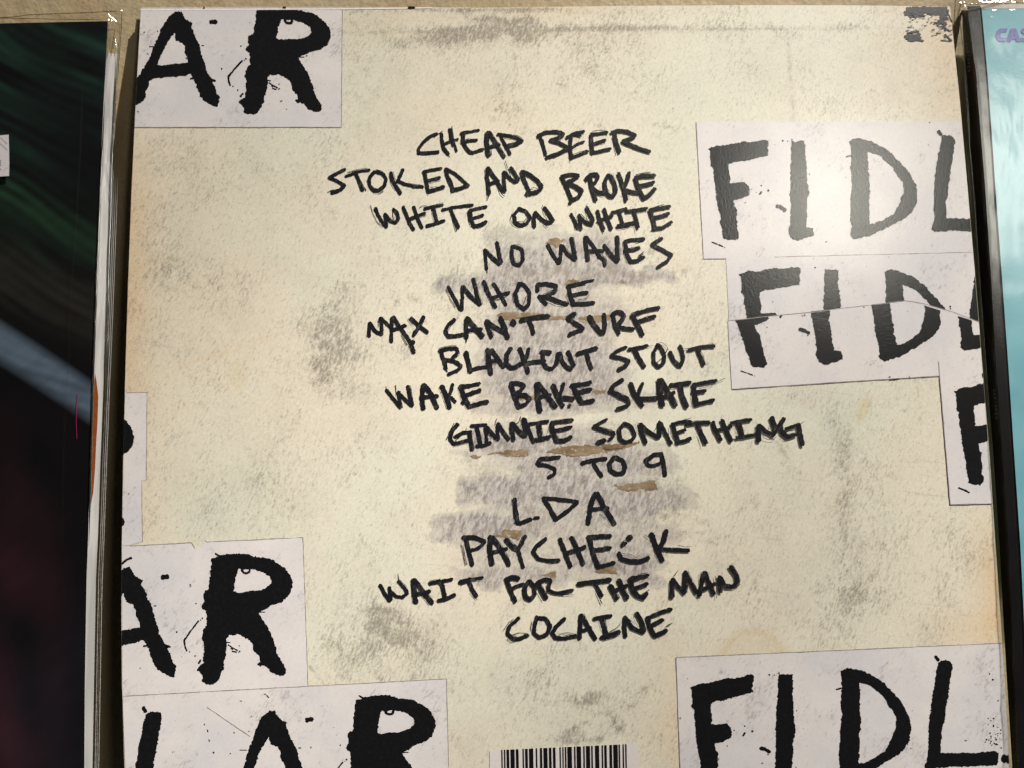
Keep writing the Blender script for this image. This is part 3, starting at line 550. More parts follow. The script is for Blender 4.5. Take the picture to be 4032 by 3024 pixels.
# ---------------------------------------------------------------- brown tape scraps
for k, s, (ox, oy) in [(0, '600,520 640,495 760,490 860,475 1050,470 1055,545 930,548 820,545 720,515', (1700, 1600)), (0, '1235,500 1310,470 1450,430 1560,425 1740,430 1880,440 2010,400 2100,420 2110,455 1960,475 1760,520 1560,548 1440,530 1370,510 1290,505', (1700, 1600)), (1, '-80,410 50,420 200,395 330,385 320,410 180,450 60,480 -60,500', (2400, 1600)),
                       (0, '1985,850 2060,870 2110,845 2250,840 2400,805 2440,810 2460,915 2380,920 2300,895 2150,925 2040,900', (1700, 1600)), (0, '660,1405 760,1390 770,1350 990,1345 965,1410 940,1455 870,1430 760,1425', (1700, 1600)), (0, '1530,530 1580,500 1700,500 1940,505 2060,515 2000,540 1800,560 1690,580 1560,570', (1400, 1050)), (0, '2040,575 2150,540 2260,540 2400,560 2280,575 2120,580', (1400, 1050)),
                       (0, '490,560 560,535 700,540 830,520 850,580 760,600 620,600 540,610', (2100, 1050)), (0, '340,175 380,140 490,145 500,165 420,180 350,200', (2100, 1050)), (0, '640,1355 720,1340 790,1350 780,1380 700,1385', (2100, 1050)), (0, '415,1320 440,1280 500,1260 620,1280 600,1300 560,1340 530,1370 490,1330', (2000, 480)), (0, '1770,1420 1840,1400 1890,1410 1860,1440 1790,1460', (1400, 1050)), (0, '1900,1420 1960,1395 1950,1450 1910,1440', (1400, 1050)),
                       (0, '370,640 440,615 540,575 620,580 640,665 560,660 480,655', (2200, 2020)), (0, '1880,680 1950,660 2030,625 2050,650 2040,700 1970,690', (1450, 2020)), (0, '910,155 960,150 1030,165 960,180', (2100, 1050)), (0, '400,540 470,530 540,535 500,570 440,570', (1700, 1600))]:
    f = Flat(); f.poly(rough(Z(s, ox, oy, K8), 2.6, 4)); f.build('brown_scrap', SCRAP, SLEEVE, ORG, 0.00006)

# ---------------------------------------------------------------- dry-brushed mark, top right corner
f = Flat(); zz = lambda s: Z(s, 3000, 0, K10); kk = 0
for s, wd in [('1262,72 1400,66 1520,72 1610,70', 11), ('1270,88 1420,86 1500,90 1625,92', 13), ('1245,106 1380,108 1480,110 1600,108', 12), ('1250,124 1340,130 1400,126', 9), ('1280,140 1330,148 1400,138', 6), ('1440,120 1560,128 1620,126', 7), ('1560,120 1585,150 1610,160', 12), ('1540,180 1580,190 1600,200', 10), ('1555,150 1570,190 1590,205', 11), ('1570,230 1610,250 1635,270', 7), ('1590,262 1625,258', 6), ('1600,300 1625,330 1655,350', 6), ('1560,350 1610,355 1655,358', 4), ('1590,320 1630,310', 5),
              ('1270,285 1320,280 1365,272', 9), ('1250,318 1310,310 1375,300', 11), ('1262,332 1330,330 1385,325', 12), ('1280,350 1340,345 1405,352', 9), ('1258,268 1280,262', 4), ('1272,236 1282,232', 4), ('1500,190 1545,205', 4), ('1610,90 1640,150 1655,190', 3.5), ('1520,285 1560,290', 3), ('1480,310 1530,300', 2.5)]:
    kk += 1; f.ribbon(zz(s), wd, jit=.38, step=2.5, z=kk * 3e-6)
for i in range(110):
    x, y = random.choice([(1300, 140), (1380, 145), (1540, 230), (1580, 240), (1600, 300), (1500, 200), (1340, 260), (1600, 220)])
    x += random.gauss(0, 45); y += random.gauss(0, 26)
    if 1250 < x < 1650 and 70 < y < 360: f.ribbon(zz('%f,%f %f,%f' % (x, y, x + random.uniform(8, 26), y - random.uniform(-6, 8))), random.uniform(1.2, 3.0), jit=.4, step=2, z=kk * 3e-6 + i * 1e-7)
f.build('brushed_mark', BRUSH, SLEEVE, ORG, 0.00008)['kind'] = 'stuff'

# ---------------------------------------------------------------- handwritten titles: pen strokes per line, (view corner, strokes); 'wN:' sets the pen width
VA, VB, VC, VD = (1250, 480), (2000, 480), (1400, 1050), (2100, 1050)
VE, VF, VG, VH = (1700, 1600), (2400, 1600), (1450, 2020), (2200, 2020)
TITLES = [
 [(VA, 'w40:1300,130 1235,150 1150,225 1095,300 1105,335;1100,340 1180,338 1315,330;w8:1270,165 1310,135 1360,100;1350,130 1355,200 1375,290 1425,350;w30:1450,80 1465,180 1500,270 1512,318;w26:1435,80 1450,180 1475,260;w34:1375,245 1460,205 1530,188;w10:1375,300 1410,350 1440,378;w7:1465,45 1475,120 1490,200;w7:1430,65 1440,120;w38:1565,128 1640,108;w30:1630,110 1700,98 1760,88;1590,130 1585,200 1610,270 1650,325 1700,335;w38:1690,335 1750,315 1800,298;w34:1570,225 1650,205 1735,195;w8:1585,200 1650,182;w46:1857,110 1850,200 1855,300 1862,368;w40:1868,112 1910,180 1960,265 2030,382;w34:1860,285 1920,262 1985,245;w8:1890,300 1895,360'),
  (VB, 'w30:-110,135 0,148 90,165 155,198;155,205 90,240 10,265 -20,275;w34:-74,150 -44,220 -4,290 24,345;w12:0,290 25,340 35,355;w8:-30,165 60,172 130,195;w34:350,150 380,230 412,350;w10:345,175 375,260 402,360;330,152 400,115 500,105 580,112 605,135;600,140 540,175 465,200;462,195 560,225 640,268 655,285;650,295 560,340 420,388;w34:640,170 720,122 830,100;w26:720,135 795,150;690,140 685,200 680,290 690,380;w26:690,285 750,240 830,212;w34:690,388 790,350 870,320;w7:680,390 682,430;w32:905,130 980,125 1085,112;w8:920,100 1000,92 1080,100;910,130 910,220 922,332;w34:920,245 990,215 1062,195;w34:920,332 1010,315 1118,290;w42:1163,115 1172,180 1192,250 1216,325;w10:1145,150 1165,250 1190,345;w38:1130,112 1200,92 1300,102 1385,138;1388,145 1350,175 1255,208;1255,208 1360,258 1450,293 1545,320')],
 [(VA, 'w38:300,515 220,555 130,603;128,605 220,645 295,692;292,695 250,740 155,775;w8:110,765 160,745;w34:310,592 430,545 565,522;w7:330,548 450,515 540,505;420,560 450,640 490,745;w12:470,640 500,700 530,742;w40:620,545 570,600 562,680 610,745 670,748 730,700 747,620 712,560 640,540;w7:540,630 560,700 620,770 680,780 720,750;w40:800,550 820,630 860,710 905,780;w8:785,580 800,660 850,740;930,520 900,590 872,650;w34:870,640 960,680 1060,700 1150,708;w34:1150,545 1240,522 1348,503;w40:1165,550 1182,640 1205,760;w34:1190,640 1260,622 1332,605;1212,755 1300,728 1372,708;w8:1230,715 1300,705;w8:1175,690 1205,790;w44:1400,512 1420,600 1450,660 1478,740;w8:1390,520 1405,610 1440,690;w34:1410,512 1500,562 1580,632 1640,686;1640,690 1560,722 1465,748;1855,502 1850,600 1865,700 1872,780;1860,502 1910,580 1965,650;1965,660 2000,720 2040,750;w34:1872,670 1975,640;w36:2030,540 2032,640 2046,752;w8:1845,680 1848,780 1855,850 1870,790;w8:1960,680 2000,780 2035,810;w34:2035,540 2082,600 2150,648;2105,498 2150,560 2190,628;2188,632 2150,648;w8:2045,425 2075,520 2115,620')
  , (VB, 'w40:150,540 180,640 232,745;w38:150,538 240,575 330,650 372,712;370,722 310,760 205,780;w7:230,760 270,710 330,730;w7:250,590 340,640 385,690;w40:585,592 680,568 768,580;765,590 720,622 650,652;590,602 632,680 662,760 692,835;640,660 740,695 805,742;806,748 780,810 700,850 682,875;w10:672,870 665,900;w42:850,620 900,572 965,565;965,570 985,600 950,660 905,700;890,590 920,720 960,848;w38:912,705 970,755 1060,772;1090,580 1055,650 1062,740 1100,800 1150,812 1178,755 1160,660 1122,590 1088,578;1207,558 1240,650 1265,720 1290,850;1320,552 1300,640 1262,715;w36:1268,732 1350,758 1430,772;w10:1240,785 1330,780;1392,605 1480,583 1595,583;w10:1400,575 1480,555 1550,548;1390,602 1410,680 1442,760 1482,828;1432,692 1510,680 1588,655;1482,830 1550,790 1602,730')],
 [(VA, '632,942 670,1030 712,1100 750,1145;w36:735,1000 745,1080 755,1135;738,1008 795,1080 850,1100 885,1050;830,950 868,990 882,1050;w7:580,908 600,990 650,1090 715,1145;w7:825,935 820,1010 830,1060;w42:935,925 970,1020 1010,1110 1045,1170;1050,925 1080,1020 1112,1100 1138,1150;w34:985,1065 1070,1025 1170,992;w34:1165,945 1260,922 1365,902;w6:1110,935 1140,910 1190,915;1265,932 1282,1010 1302,1090;w40:1190,1130 1280,1108 1380,1075;w36:1362,955 1470,930 1690,903;w42:1452,952 1490,1050 1535,1145;w7:1475,1070 1500,1160 1512,1195 1530,1140;w36:1660,962 1740,942 1838,922;w44:1665,960 1672,1050 1702,1130;w34:1680,1050 1750,1032 1805,1012;1702,1130 1770,1122 1835,1085;w10:1640,970 1645,1050 1665,1110')
  , (VB, '120,945 70,1010 80,1090 140,1130 210,1100 245,1040 195,970 120,940;w7:50,990 25,1060 60,1120 120,1145;w7:230,1010 170,1090 110,1085;w38:298,985 285,1060 292,1140;w40:300,985 370,1060 440,1095 485,1085;400,930 450,1000 492,1075;w8:375,910 400,1000 440,1050;w8:390,1100 430,1150;w36:690,1000 730,1080 765,1155;w8:710,1040 740,1165;w34:778,1010 788,1090 800,1165;w38:785,1030 850,1095 915,1115;860,930 900,1010 930,1075;925,1085 912,1118;w8:862,890 850,960 880,1060;w36:975,970 1000,1060 1042,1170;w36:1050,945 1080,1040 1130,1165;w10:1030,1170 1045,1200;w36:985,1080 1060,1050 1138,1022;w34:1135,985 1200,968 1290,945;w8:1180,960 1290,930;w36:1215,970 1237,1050 1252,1120;w40:1195,1130 1270,1120 1370,1095;w34:1290,972 1400,955 1515,938;w36:1372,970 1397,1050 1420,1145;w8:1385,1100 1395,1190;w38:1548,955 1650,937 1762,918;w10:1560,940 1640,915 1700,900;w38:1545,955 1572,1040 1602,1150;w36:1590,1040 1670,1020 1752,995;w40:1585,1162 1680,1150 1782,1090;w10:1565,1170 1620,1140')],
 [(VA, 'w40:1822,1392 1830,1480 1842,1600;w10:1842,1590 1848,1640;w42:1832,1402 1890,1470 1980,1545;1952,1312 1972,1420 1998,1535'),
  (VB, 'w44:50,1358 40,1450 62,1540 125,1560 162,1500 155,1390 100,1362 45,1355;435,1340 482,1430 550,1535;580,1345 577,1440 562,1535;590,1350 642,1430 722,1500;690,1262 712,1370 732,1500;w48:842,1255 852,1370 872,1505;852,1255 902,1310 962,1400 1000,1470;w40:1000,1465 1050,1500 1055,1562;w40:872,1410 950,1400 1038,1402;w42:1050,1340 1112,1430 1195,1520;w44:1188,1250 1192,1380 1195,1515;w42:1272,1300 1370,1282 1480,1275;w10:1400,1310 1490,1290;1282,1300 1292,1420 1335,1520;w40:1290,1402 1370,1392 1432,1370;1338,1522 1412,1510 1482,1468;w10:1420,1460 1475,1415;w44:1672,1270 1572,1328;w42:1572,1332 1680,1390 1780,1445;1782,1450 1732,1520 1632,1580;w8:1610,1310 1650,1245')],
 [(VC, 'w40:1010,220 1060,320 1142,470;w8:985,240 1030,350 1090,445;1165,215 1165,330 1155,468;1170,220 1252,330 1352,412;1280,130 1312,270 1357,412;w44:1397,162 1450,290 1530,442;w10:1470,380 1500,450;w42:1502,182 1572,290 1640,415;w38:1475,342 1560,312 1670,278;w7:1500,365 1600,345 1680,295;w44:1790,180 1742,290 1762,400 1830,462 1890,400 1892,280 1832,190 1780,182;w8:1710,290 1725,390 1780,460;w7:1860,320 1830,410'),
  (VD, 'w42:45,192 47,265;w44:65,320 95,360 145,408;w42:45,192 140,182 252,205;252,210 240,270 122,325;w44:95,325 200,345 300,385 372,405;w7:180,380 260,415 350,425;w42:372,210 470,190 570,165;w26:560,165 655,145;w46:387,212 402,310 442,408;w42:415,312 490,295 588,278;w44:442,405 560,402 662,390;w8:360,300 400,380 435,440;w7:490,360 580,345 610,300')],
 [(VC, 'w36:157,612 152,680 150,760;160,615 212,700 285,740;w44:270,560 282,640 287,735;w40:278,560 345,625 390,665;w8:245,580 255,650;w44:397,560 392,680 390,815;w44:412,545 472,640 542,740 602,830 638,935;w40:402,692 472,670 545,642;w10:500,740 560,850;w42:602,560 682,640 785,715;742,545 692,640 632,745;w50:610,820 630,835;w7:570,565 620,640;1080,572 1012,630 977,700 1000,748;1000,750 1080,752 1170,738;w50:1212,562 1206,680 1210,775;w10:1207,770 1207,820;w50:1217,562 1282,640 1380,765;w42:1212,692 1290,682 1370,680;w46:1427,592 1452,680 1482,765;w50:1432,592 1520,660 1640,722;w50:1582,552 1622,650 1660,775;w62:1715,592 1725,618;w50:1805,580 1930,552 2105,535;1892,582 1922,660 1940,725'),
  (VD, 'w54:450,512 380,555;w46:385,562 440,602 520,650 540,675;540,682 460,710 392,742;w50:612,542 672,640 750,725;770,512 782,620 768,725;w50:862,520 902,490 960,492 992,530 962,590 905,640;872,530 892,640 932,725;w44:932,652 1012,672 1095,678;w50:1072,540 1152,500;w44:1150,502 1270,462 1370,445;w48:1092,540 1142,640 1192,740;w42:1142,600 1232,572 1325,540')],
 [(VC, 'w46:912,920 1010,892 1100,890;w44:1105,892 1112,940 1052,998;w46:930,922 962,1020 985,1110;w14:960,1100 1000,1140;w46:982,1012 1080,1032 1150,1078;1150,1085 1110,1130 1012,1170;w50:1206,932 1232,1040 1255,1148;w44:1242,1130 1330,1102 1430,1088;w56:1438,905 1452,1010 1475,1158;w54:1480,905 1542,990 1612,1088;w44:1440,1035 1560,1015;w52:1690,892 1650,950 1640,1050 1692,1102 1760,1085;w44:1760,1085 1820,1050;w50:1787,892 1832,1000 1880,1150;1888,892 1872,970 1842,1035;w46:1852,1052 1960,1032 2060,1025'),
  (VD, 'w50:90,930 182,935;w46:108,950 105,1035 142,1095 202,1112 255,1055;w44:270,945 262,1000 250,1055;w48:290,938 312,1020 362,1090 412,1115;w48:380,922 412,990 442,1080;w48:482,950 582,920 690,885;w44:582,932 602,1020 635,1105;w40:1010,876 922,910 850,965;w42:848,972 940,990 1042,1022;1040,1028 1010,1080 930,1122;w40:1042,900 1140,882 1245,860;w6:1240,872 1300,858;w44:1102,892 1152,990 1210,1088;w42:1360,852 1312,930 1312,1040 1362,1092 1422,1050 1432,960 1392,880 1352,850;w6:1340,840 1400,822 1450,860 1470,910;w6:1340,1045 1420,980 1460,900;w42:1492,932 1532,1020 1600,1082;1602,1080 1637,1000 1622,910 1597,862;w38:1692,905 1822,875 1970,863;w6:1640,895 1700,890;w6:1960,855 2000,838;w42:1792,902 1822,980 1855,1068')],
 [(VC, 'w38:337,1345 412,1440 488,1538;w40:467,1362 477,1450 487,1535;w42:470,1372 542,1450 610,1510;w48:570,1302 592,1400 615,1512;w7:330,1305 345,1345;w8:435,1290 445,1400;w56:737,1292 722,1420 740,1545;w56:745,1288 822,1380 888,1535;w48:732,1422 822,1410 890,1408;w54:942,1302 982,1390 1030,1535;1058,1282 1040,1360 1005,1430;w38:1042,1422 1085,1468;w40:1160,1475 1180,1482;w50:1140,1307 1240,1297;w40:1240,1295 1350,1272;w56:1152,1312 1182,1410 1240,1525;w46:1192,1402 1282,1372 1355,1345;w48:1242,1522 1332,1492 1435,1468;w46:1692,1267 1780,1267 1838,1290;1840,1295 1802,1350 1742,1388;w54:1692,1282 1732,1400 1780,1525;w50:1762,1392 1852,1402 1898,1440;1898,1445 1852,1500 1772,1528'),
  (VD, 'w54:37,1272 47,1420 72,1575;w52:52,1272 132,1370 245,1525;w44:52,1422 120,1402 180,1395;w56:217,1292 262,1400 320,1515;330,1272 312,1350 272,1415;w50:292,1432 372,1430 430,1440;w40:390,1512 400,1510;w46:417,1292 520,1280;w40:520,1280 628,1258;w50:442,1292 472,1390 520,1465;w48:482,1372 552,1352 625,1335;w50:522,1475 592,1470 658,1455;w50:970,1232 872,1290 845,1345;w54:842,1352 932,1400 1030,1448;1035,1452 1040,1500;1035,1505 970,1532 915,1548;w52:1062,1272 1102,1380 1190,1515;1190,1272 1162,1350 1132,1415;w46:1152,1432 1250,1432 1345,1430;w62:1372,1235 1382,1370 1405,1505;w60:1390,1235 1462,1360 1548,1505;w48:1402,1422 1462,1412 1535,1370;w42:1492,1290 1592,1275 1710,1258;w54:1602,1292 1622,1400 1668,1520;w40:1742,1285 1862,1260 1995,1238;w48:1752,1292 1762,1390 1780,1508;w42:1737,1362 1802,1360 1875,1350;1772,1500 1862,1477 1960,1452;w6:1800,1330 1930,1300 2010,1250 2085,1215;w7:1745,1400 1752,1525')],
 [(VE, 'w48:280,197 222,260 197,350 232,402;232,408 302,395 390,370;w38:252,330 342,282 430,275;w50:407,282 422,370 440,468;w8:160,360 200,260 245,185;w8:260,370 330,310 380,240;w40:432,212 512,208 590,198;w44:492,222 517,320 537,420;w44:492,432 562,428 640,398;w40:585,225 597,310 602,400;w46:602,228 662,300 728,358;w40:720,185 717,270 728,355;w46:725,190 782,280 838,358;w7:690,200 700,150 712,130;w44:872,178 877,280 890,368;w46:882,182 952,270 1012,322;w44:1000,138 1012,230 1022,320;w46:1010,142 1062,270 1110,382;w7:850,200 855,300;w7:915,190 960,160 970,110;w36:1062,190 1160,175 1270,162;w50:1162,200 1177,280 1187,350;w44:1132,360 1212,350 1290,328;w6:1280,200 1265,290;w42:1302,175 1422,165 1530,148;w48:1307,190 1322,280 1352,358;w40:1322,267 1422,247 1520,222;w46:1352,372 1442,372 1520,330;w6:1285,210 1300,300;w34:1905,140 1832,180 1765,218;w38:1762,222 1882,262 1985,298;w34:1988,302 1962,345 1932,362;w50:1812,392 1880,370;w7:1790,260 1850,270 1920,298'),
  (VF, 'w44:160,187 107,250 117,350 170,388 242,370 282,310 242,222 170,187;w44:332,190 352,290 395,395;w40:342,192 422,270 535,338;w42:545,172 547,250 545,335;w42:562,182 612,290 670,402;w6:300,175 310,250 340,300;w6:480,280 520,220 545,150;w40:682,192 782,167 880,167;w6:700,180 800,150 890,126;w46:697,202 722,300 752,388;w40:712,295 772,275 825,255;w46:742,387 812,380 880,350;w6:660,210 665,310 700,380 755,425;w38:842,195 962,180 1090,178;w44:962,192 1002,290 1055,395;w8:970,300 1000,380 1012,435;w44:1127,172 1152,260 1212,362;w48:1227,152 1272,260 1325,372;w38:1152,265 1242,240 1325,218;w40:1322,180 1432,157 1540,143;w46:1402,182 1432,250 1442,320;w40:1382,340 1482,325 1600,303;w6:1370,200 1400,260 1410,310;w46:1632,202 1627,290 1630,378;w42:1642,207 1702,270 1785,310;w46:1770,115 1802,200 1812,275;1810,285 1785,312;w6:1650,310 1700,355 1780,365 1815,330;w6:1745,250 1765,180;w48:1900,132 1862,200 1882,280 1942,328;w42:1942,330 2030,310;w36:1912,245 1992,220 2070,193;w44:2062,200 2082,300 2107,415;w7:1870,320 1930,355 1990,340;w7:1930,270 2000,265 2030,250;w7:2070,200 2115,170')],
 [(VE, 'w46:1180,572 1282,565 1390,550;w48:1178,575 1150,630;w44:1162,638 1252,642 1340,682;1345,690 1335,740 1270,775;w6:1260,730 1300,690 1290,660;w48:1640,620 1752,590 1900,568;w46:1762,622 1802,690 1850,758;w54:1990,555 1932,620 1947,700 2012,738 2082,730 2108,670 2082,590 2000,555'),
  (VF, 'w52:565,520 492,522 395,592;395,600 420,642 482,648 548,622;w52:562,515 592,630 605,750')],
 [(VE, 'w50:905,1007 912,1100 937,1278;w48:942,1275 1022,1252 1080,1230;w38:1120,1215 1165,1210;w52:1225,1012 1282,1100 1350,1235;w46:1217,1002 1322,1005 1452,1022 1585,1040;w48:1580,1050 1482,1140 1362,1225;w60:1782,945 1732,1080 1702,1275;w56:1800,945 1872,1080 1988,1280;w46:1752,1122 1832,1112 1920,1108;w7:1830,1170 1870,1195 1890,1230')],
 [(VG, 'w50:1062,272 1092,420 1132,565;w52:1035,268 1152,270 1265,308;w44:1268,315 1202,380 1092,418;w7:1010,340 1060,570;w7:1030,350 1075,560;w58:1332,262 1322,400 1342,560;w56:1342,262 1422,360 1502,500 1528,565;w46:1332,432 1422,412 1508,388;w54:1502,292 1562,360 1630,402;1710,252 1672,340 1632,400;1632,402 1662,500 1690,595;w50:1930,282 1832,360 1795,420;1795,425 1852,500 1962,520;1962,520 2075,515'),
  (VH, 'w52:15,282 72,430 130,585;w48:140,262 202,390 268,555;w46:92,432 192,402 288,365;w52:322,262 442,257 560,250;w54:332,272 372,420 432,588;w50:372,402 472,395 560,378;w48:432,585 512,567 600,540;w74:770,262 782,275;w40:735,325 690,352;w50:657,432 682,500 782,525;w52:782,525 892,525 978,488;w6:690,440 780,450 850,490;w54:1012,228 1062,360 1130,515;w56:1170,195 1142,310 1112,365;w48:1132,392 1262,402 1415,407;w6:940,235 1000,280;w6:1300,350 1370,370 1445,365;w8:1040,380 1100,530')],
 [(VG, 'w46:130,787 182,880 235,955;w38:228,810 238,880 240,950;w40:240,852 302,910 380,915;w44:380,912 425,875;w40:330,742 392,810 425,870;w7:325,660 335,730;w58:495,725 502,850 520,975;w54:502,725 582,830 692,975;w44:512,882 592,870 668,850;w48:672,765 782,745;w36:780,745 912,718;w50:792,762 822,840 832,910;w46:768,952 852,935 940,890;w52:1005,752 1112,722;w34:1110,722 1245,700;w40:1092,742 1132,830 1182,905;w8:1110,860 1185,945;w56:1500,725 1572,702 1635,715;w52:1512,732 1552,850 1602,965;w42:1542,840 1602,802 1688,775;w50:1750,742 1702,820 1712,910 1762,945 1812,890 1812,810 1762,742;w50:1840,762 1892,850 1938,928;w52:1855,752 1932,722 1988,735;w46:1988,742 1962,800 1965,838;w42:1962,842 2032,870 2125,872;w8:1850,860 1905,955'),
  (VH, 'w44:-20,872 60,862 150,840;w6:40,895 160,890;w50:212,772 382,745 558,728;w46:392,762 432,830 470,898;w10:410,850 440,920 470,985;w54:562,792 602,870 637,935;w54:657,732 692,830 745,928;w46:592,852 672,820 742,790;w60:775,722 872,700;w44:870,700 972,675;w54:792,732 802,830 862,900;w54:862,900 922,925 960,870;w48:822,820 892,800 960,770;w10:900,890 985,835;w46:1240,722 1237,820 1237,915;w42:1247,722 1302,800 1368,868;w46:1377,642 1372,760 1370,865;w44:1382,642 1432,740 1500,865;w8:1215,740 1210,935;w8:1255,690 1295,630;w44:1582,645 1562,770 1537,895;w48:1592,645 1642,770 1690,878;w42:1572,830 1642,795 1700,770;w8:1550,640 1540,760;w8:1500,880 1540,930;w8:1705,690 1715,800 1720,930;w46:1752,692 1757,780 1767,858;w46:1762,702 1812,790 1890,800;1892,798 1952,755;w46:1870,582 1932,670 1952,750;w7:1885,548 1890,600;w7:1930,760 1980,770 1950,800')],
 [(VG, 'w44:1640,1142 1542,1230 1515,1310;w50:1517,1315 1572,1368 1652,1370;1652,1370 1740,1332;w50:1840,1142 1812,1220 1802,1310 1862,1358 1952,1320 1982,1230 1932,1150 1832,1137;w7:1480,1270 1530,1190 1580,1160;w7:1540,1340 1640,1300 1720,1310;w7:1560,1330 1620,1340;w8:1510,1370 1560,1410 1620,1390;w7:1780,1180 1770,1270 1800,1330'),
  (VH, 'w48:64,1152 -22,1230 -70,1310;w48:-70,1315 -30,1362 70,1365;w46:70,1365 192,1340;w6:0,1320 90,1300 180,1320;w50:240,1112 237,1230 227,1365;w50:250,1112 312,1230 400,1372;w42:242,1282 302,1270 352,1248;w46:387,1152 482,1132 570,1117;w50:472,1152 492,1230 512,1310;w50:467,1355 562,1332 660,1290;w6:440,1170 470,1270 500,1310;w8:540,1300 620,1260 670,1210;w50:722,1132 717,1240 730,1345;w48:732,1142 802,1250 920,1298;w50:850,1092 902,1180 930,1290;w6:820,1080 840,1160 880,1230;w6:760,1150 830,1210;w48:962,1145 1092,1090 1222,1048;w52:972,1152 992,1240 1050,1338;w50:1012,1222 1082,1190 1130,1163;w52:1052,1338 1112,1310 1175,1278;w12:1170,1235 1235,1198')]]
for views in TITLES:
    strokes = []
    for (ox, oy), s in views:
        wd = 42.0
        for st in s.split(';'):
            if st.startswith('w'): a, st = st.split(':'); wd_ = float(a[1:])
            else: wd_ = wd
            pts = Z(st, ox, oy, K8); dense = []
            for p, q in zip(pts, pts[1:]): dense += [(p[0] + (q[0] - p[0]) * i / 6, p[1] + (q[1] - p[1]) * i / 6) for i in range(7)]
            strokes.append((pts, wd_, np.array(dense if dense else pts)))
    lab = list(range(len(strokes)))                                 # strokes that touch make one letter
    for i in range(len(strokes)):
        for j in range(i):
            d = np.min(np.hypot(strokes[i][2][:, None, 0] - strokes[j][2][None, :, 0], strokes[i][2][:, None, 1] - strokes[j][2][None, :, 1]))
            if d < (strokes[i][1] + strokes[j][1]) / 2 / K8 * 0.9 + 1.0 and lab[i] != lab[j]:
                o_, n_ = lab[i], lab[j]; lab = [n_ if q == o_ else q for q in lab]
    title = bpy.data.objects.new('handwritten_title', None); title.empty_display_size = 0.01; COL.objects.link(title); title.parent = SLEEVE
    k = 0
    for g in dict.fromkeys(lab):
        f = Flat()
        for l_, (pts, wd_, _) in zip(lab, strokes):
            if l_ != g: continue
            k += 1; hair = wd_ < 16
            f.ribbon(pts, wd_ / K8 * (0.9 if hair else 0.94), jit=0.30 if hair else 0.13, step=3.0, z=k * 4e-6)
            if not hair and random.random() < 0.5:                  # a stray filament of the split pen tip beside the stroke
                a = np.array(pts[0]); b = np.array(pts[-1]); d = b - a; L = np.hypot(*d) + 1e-6
                n_ = np.array([-d[1], d[0]]) / L * (wd_ / K8 / 2 + random.uniform(-.5, 2)) * random.choice((-1, 1))
                k += 1; f.ribbon([tuple(np.array(q) + n_ + np.array([random.uniform(-2, 2), random.uniform(-2, 2)])) for q in pts], random.uniform(1.6, 3.2), jit=.4, step=3.0, z=k * 4e-6)
        f.build('letter', MARKER, title, ORG, 0.00014)

# ================================================================ the record on the left, in its plastic outer sleeve
LORG = tuple(P(150, 3390)[0])
LEFT = root('plastic_wrapped_record', LORG, 'dark green and black record in clear plastic sleeve with white price sticker', 'record')
LE = [(425, 83), (408, 400), (392, 750), (378, 1100), (365, 1450), (355, 1800), (346, 2150), (341, 2274), (334, 2700), (332, 3024), (332, 3390)]
LT = [(-400, 103), (0, 92), (425, 83)]
cx_, cy_, cf_ = grid(120, 520, lambda y: np.full_like(np.asarray(y, float), -400.0), lx(LE), ([q[0] for q in LT], [q[1] for q in LT]), 3390.0)
cov = mesh_obj('cover', P(cx_, cy_, -0.0002), cf_, mat_colour_print('dark swirled cover print'), LEFT, LORG, smooth=True)
su = cx_ * math.cos(.52) + cy_ * math.sin(.52); sv = -cx_ * math.sin(.52) + cy_ * math.cos(.52)
curve = sv + 0.00012 * (su - 300) ** 2 + 34 * warpn(cx_, cy_, 760, 3)
st_ = np.zeros_like(curve); r_ = np.random.default_rng(11)
for i in range(26): st_ += np.sin(curve * 6.28 / r_.uniform(40, 220) + r_.uniform(0, 6.28) + 1.2 * warpn(cx_, cy_, 420, 40 + i)) * r_.uniform(.3, 1)
st_ = np.clip(.45 + st_ / 11.0 * (.6 + .5 * warpn(cx_, cy_, 330, 8)), 0, 1)
gw = np.clip(1.15 - cy_ / 1250, 0, 1) * np.clip(.55 + .55 * warpn(cx_, cy_, 700, 5), .15, 1)
col = np.zeros((len(cx_), 3)) + np.array([.0035, .0032, .0042])
col += (gw * st_ ** 1.6)[:, None] * np.array([.0125, .042, .031])
hot = np.exp(-((cy_ - 760 - .55 * cx_) / 95) ** 2) * st_
col += (hot * .8)[:, None] * np.array([.014, .042, .018])
bz = np.exp(-((cy_ - 1060 - .5 * cx_) / 120) ** 2) * .7
col += (bz * np.clip(.4 + st_, 0, 1))[:, None] * np.array([.020, .016, .011])
dl = cy_ - (1335 + .62 * cx_ + 0.00012 * cx_ ** 2); bw = np.interp(dl, [-85, -30, 48, 112], [0, 1, .9, 0])
col += (bw * (.65 + .5 * st_) * (1.25 - .25 * np.clip(cx_ / 360, 0, 1)))[:, None] * np.array([.080, .112, .155])
rd = np.clip((cy_ - 1500) / 700, 0, 1) * np.exp(-((cx_ - 60) / 170) ** 2) * np.clip(.55 + .6 * warpn(cx_ * 1.6, cy_, 520, 9), 0, 1.2)
col += rd[:, None] * np.array([.020, .0052, .0085])
nb = np.clip((cy_ - 2300) / 400, 0, 1) * np.clip(.4 + .6 * warpn(cx_, cy_, 600, 21), 0, 1)
col += nb[:, None] * np.array([.004, .0058, .0095]) * np.clip((cx_ + 200) / 350, 0, 1.2)[:, None]
ca = cov.data.color_attributes.new('print', 'FLOAT_COLOR', 'POINT')
ca.data.foreach_set('color', np.hstack([col, np.ones((len(col), 1))]).astype(np.float32).ravel())
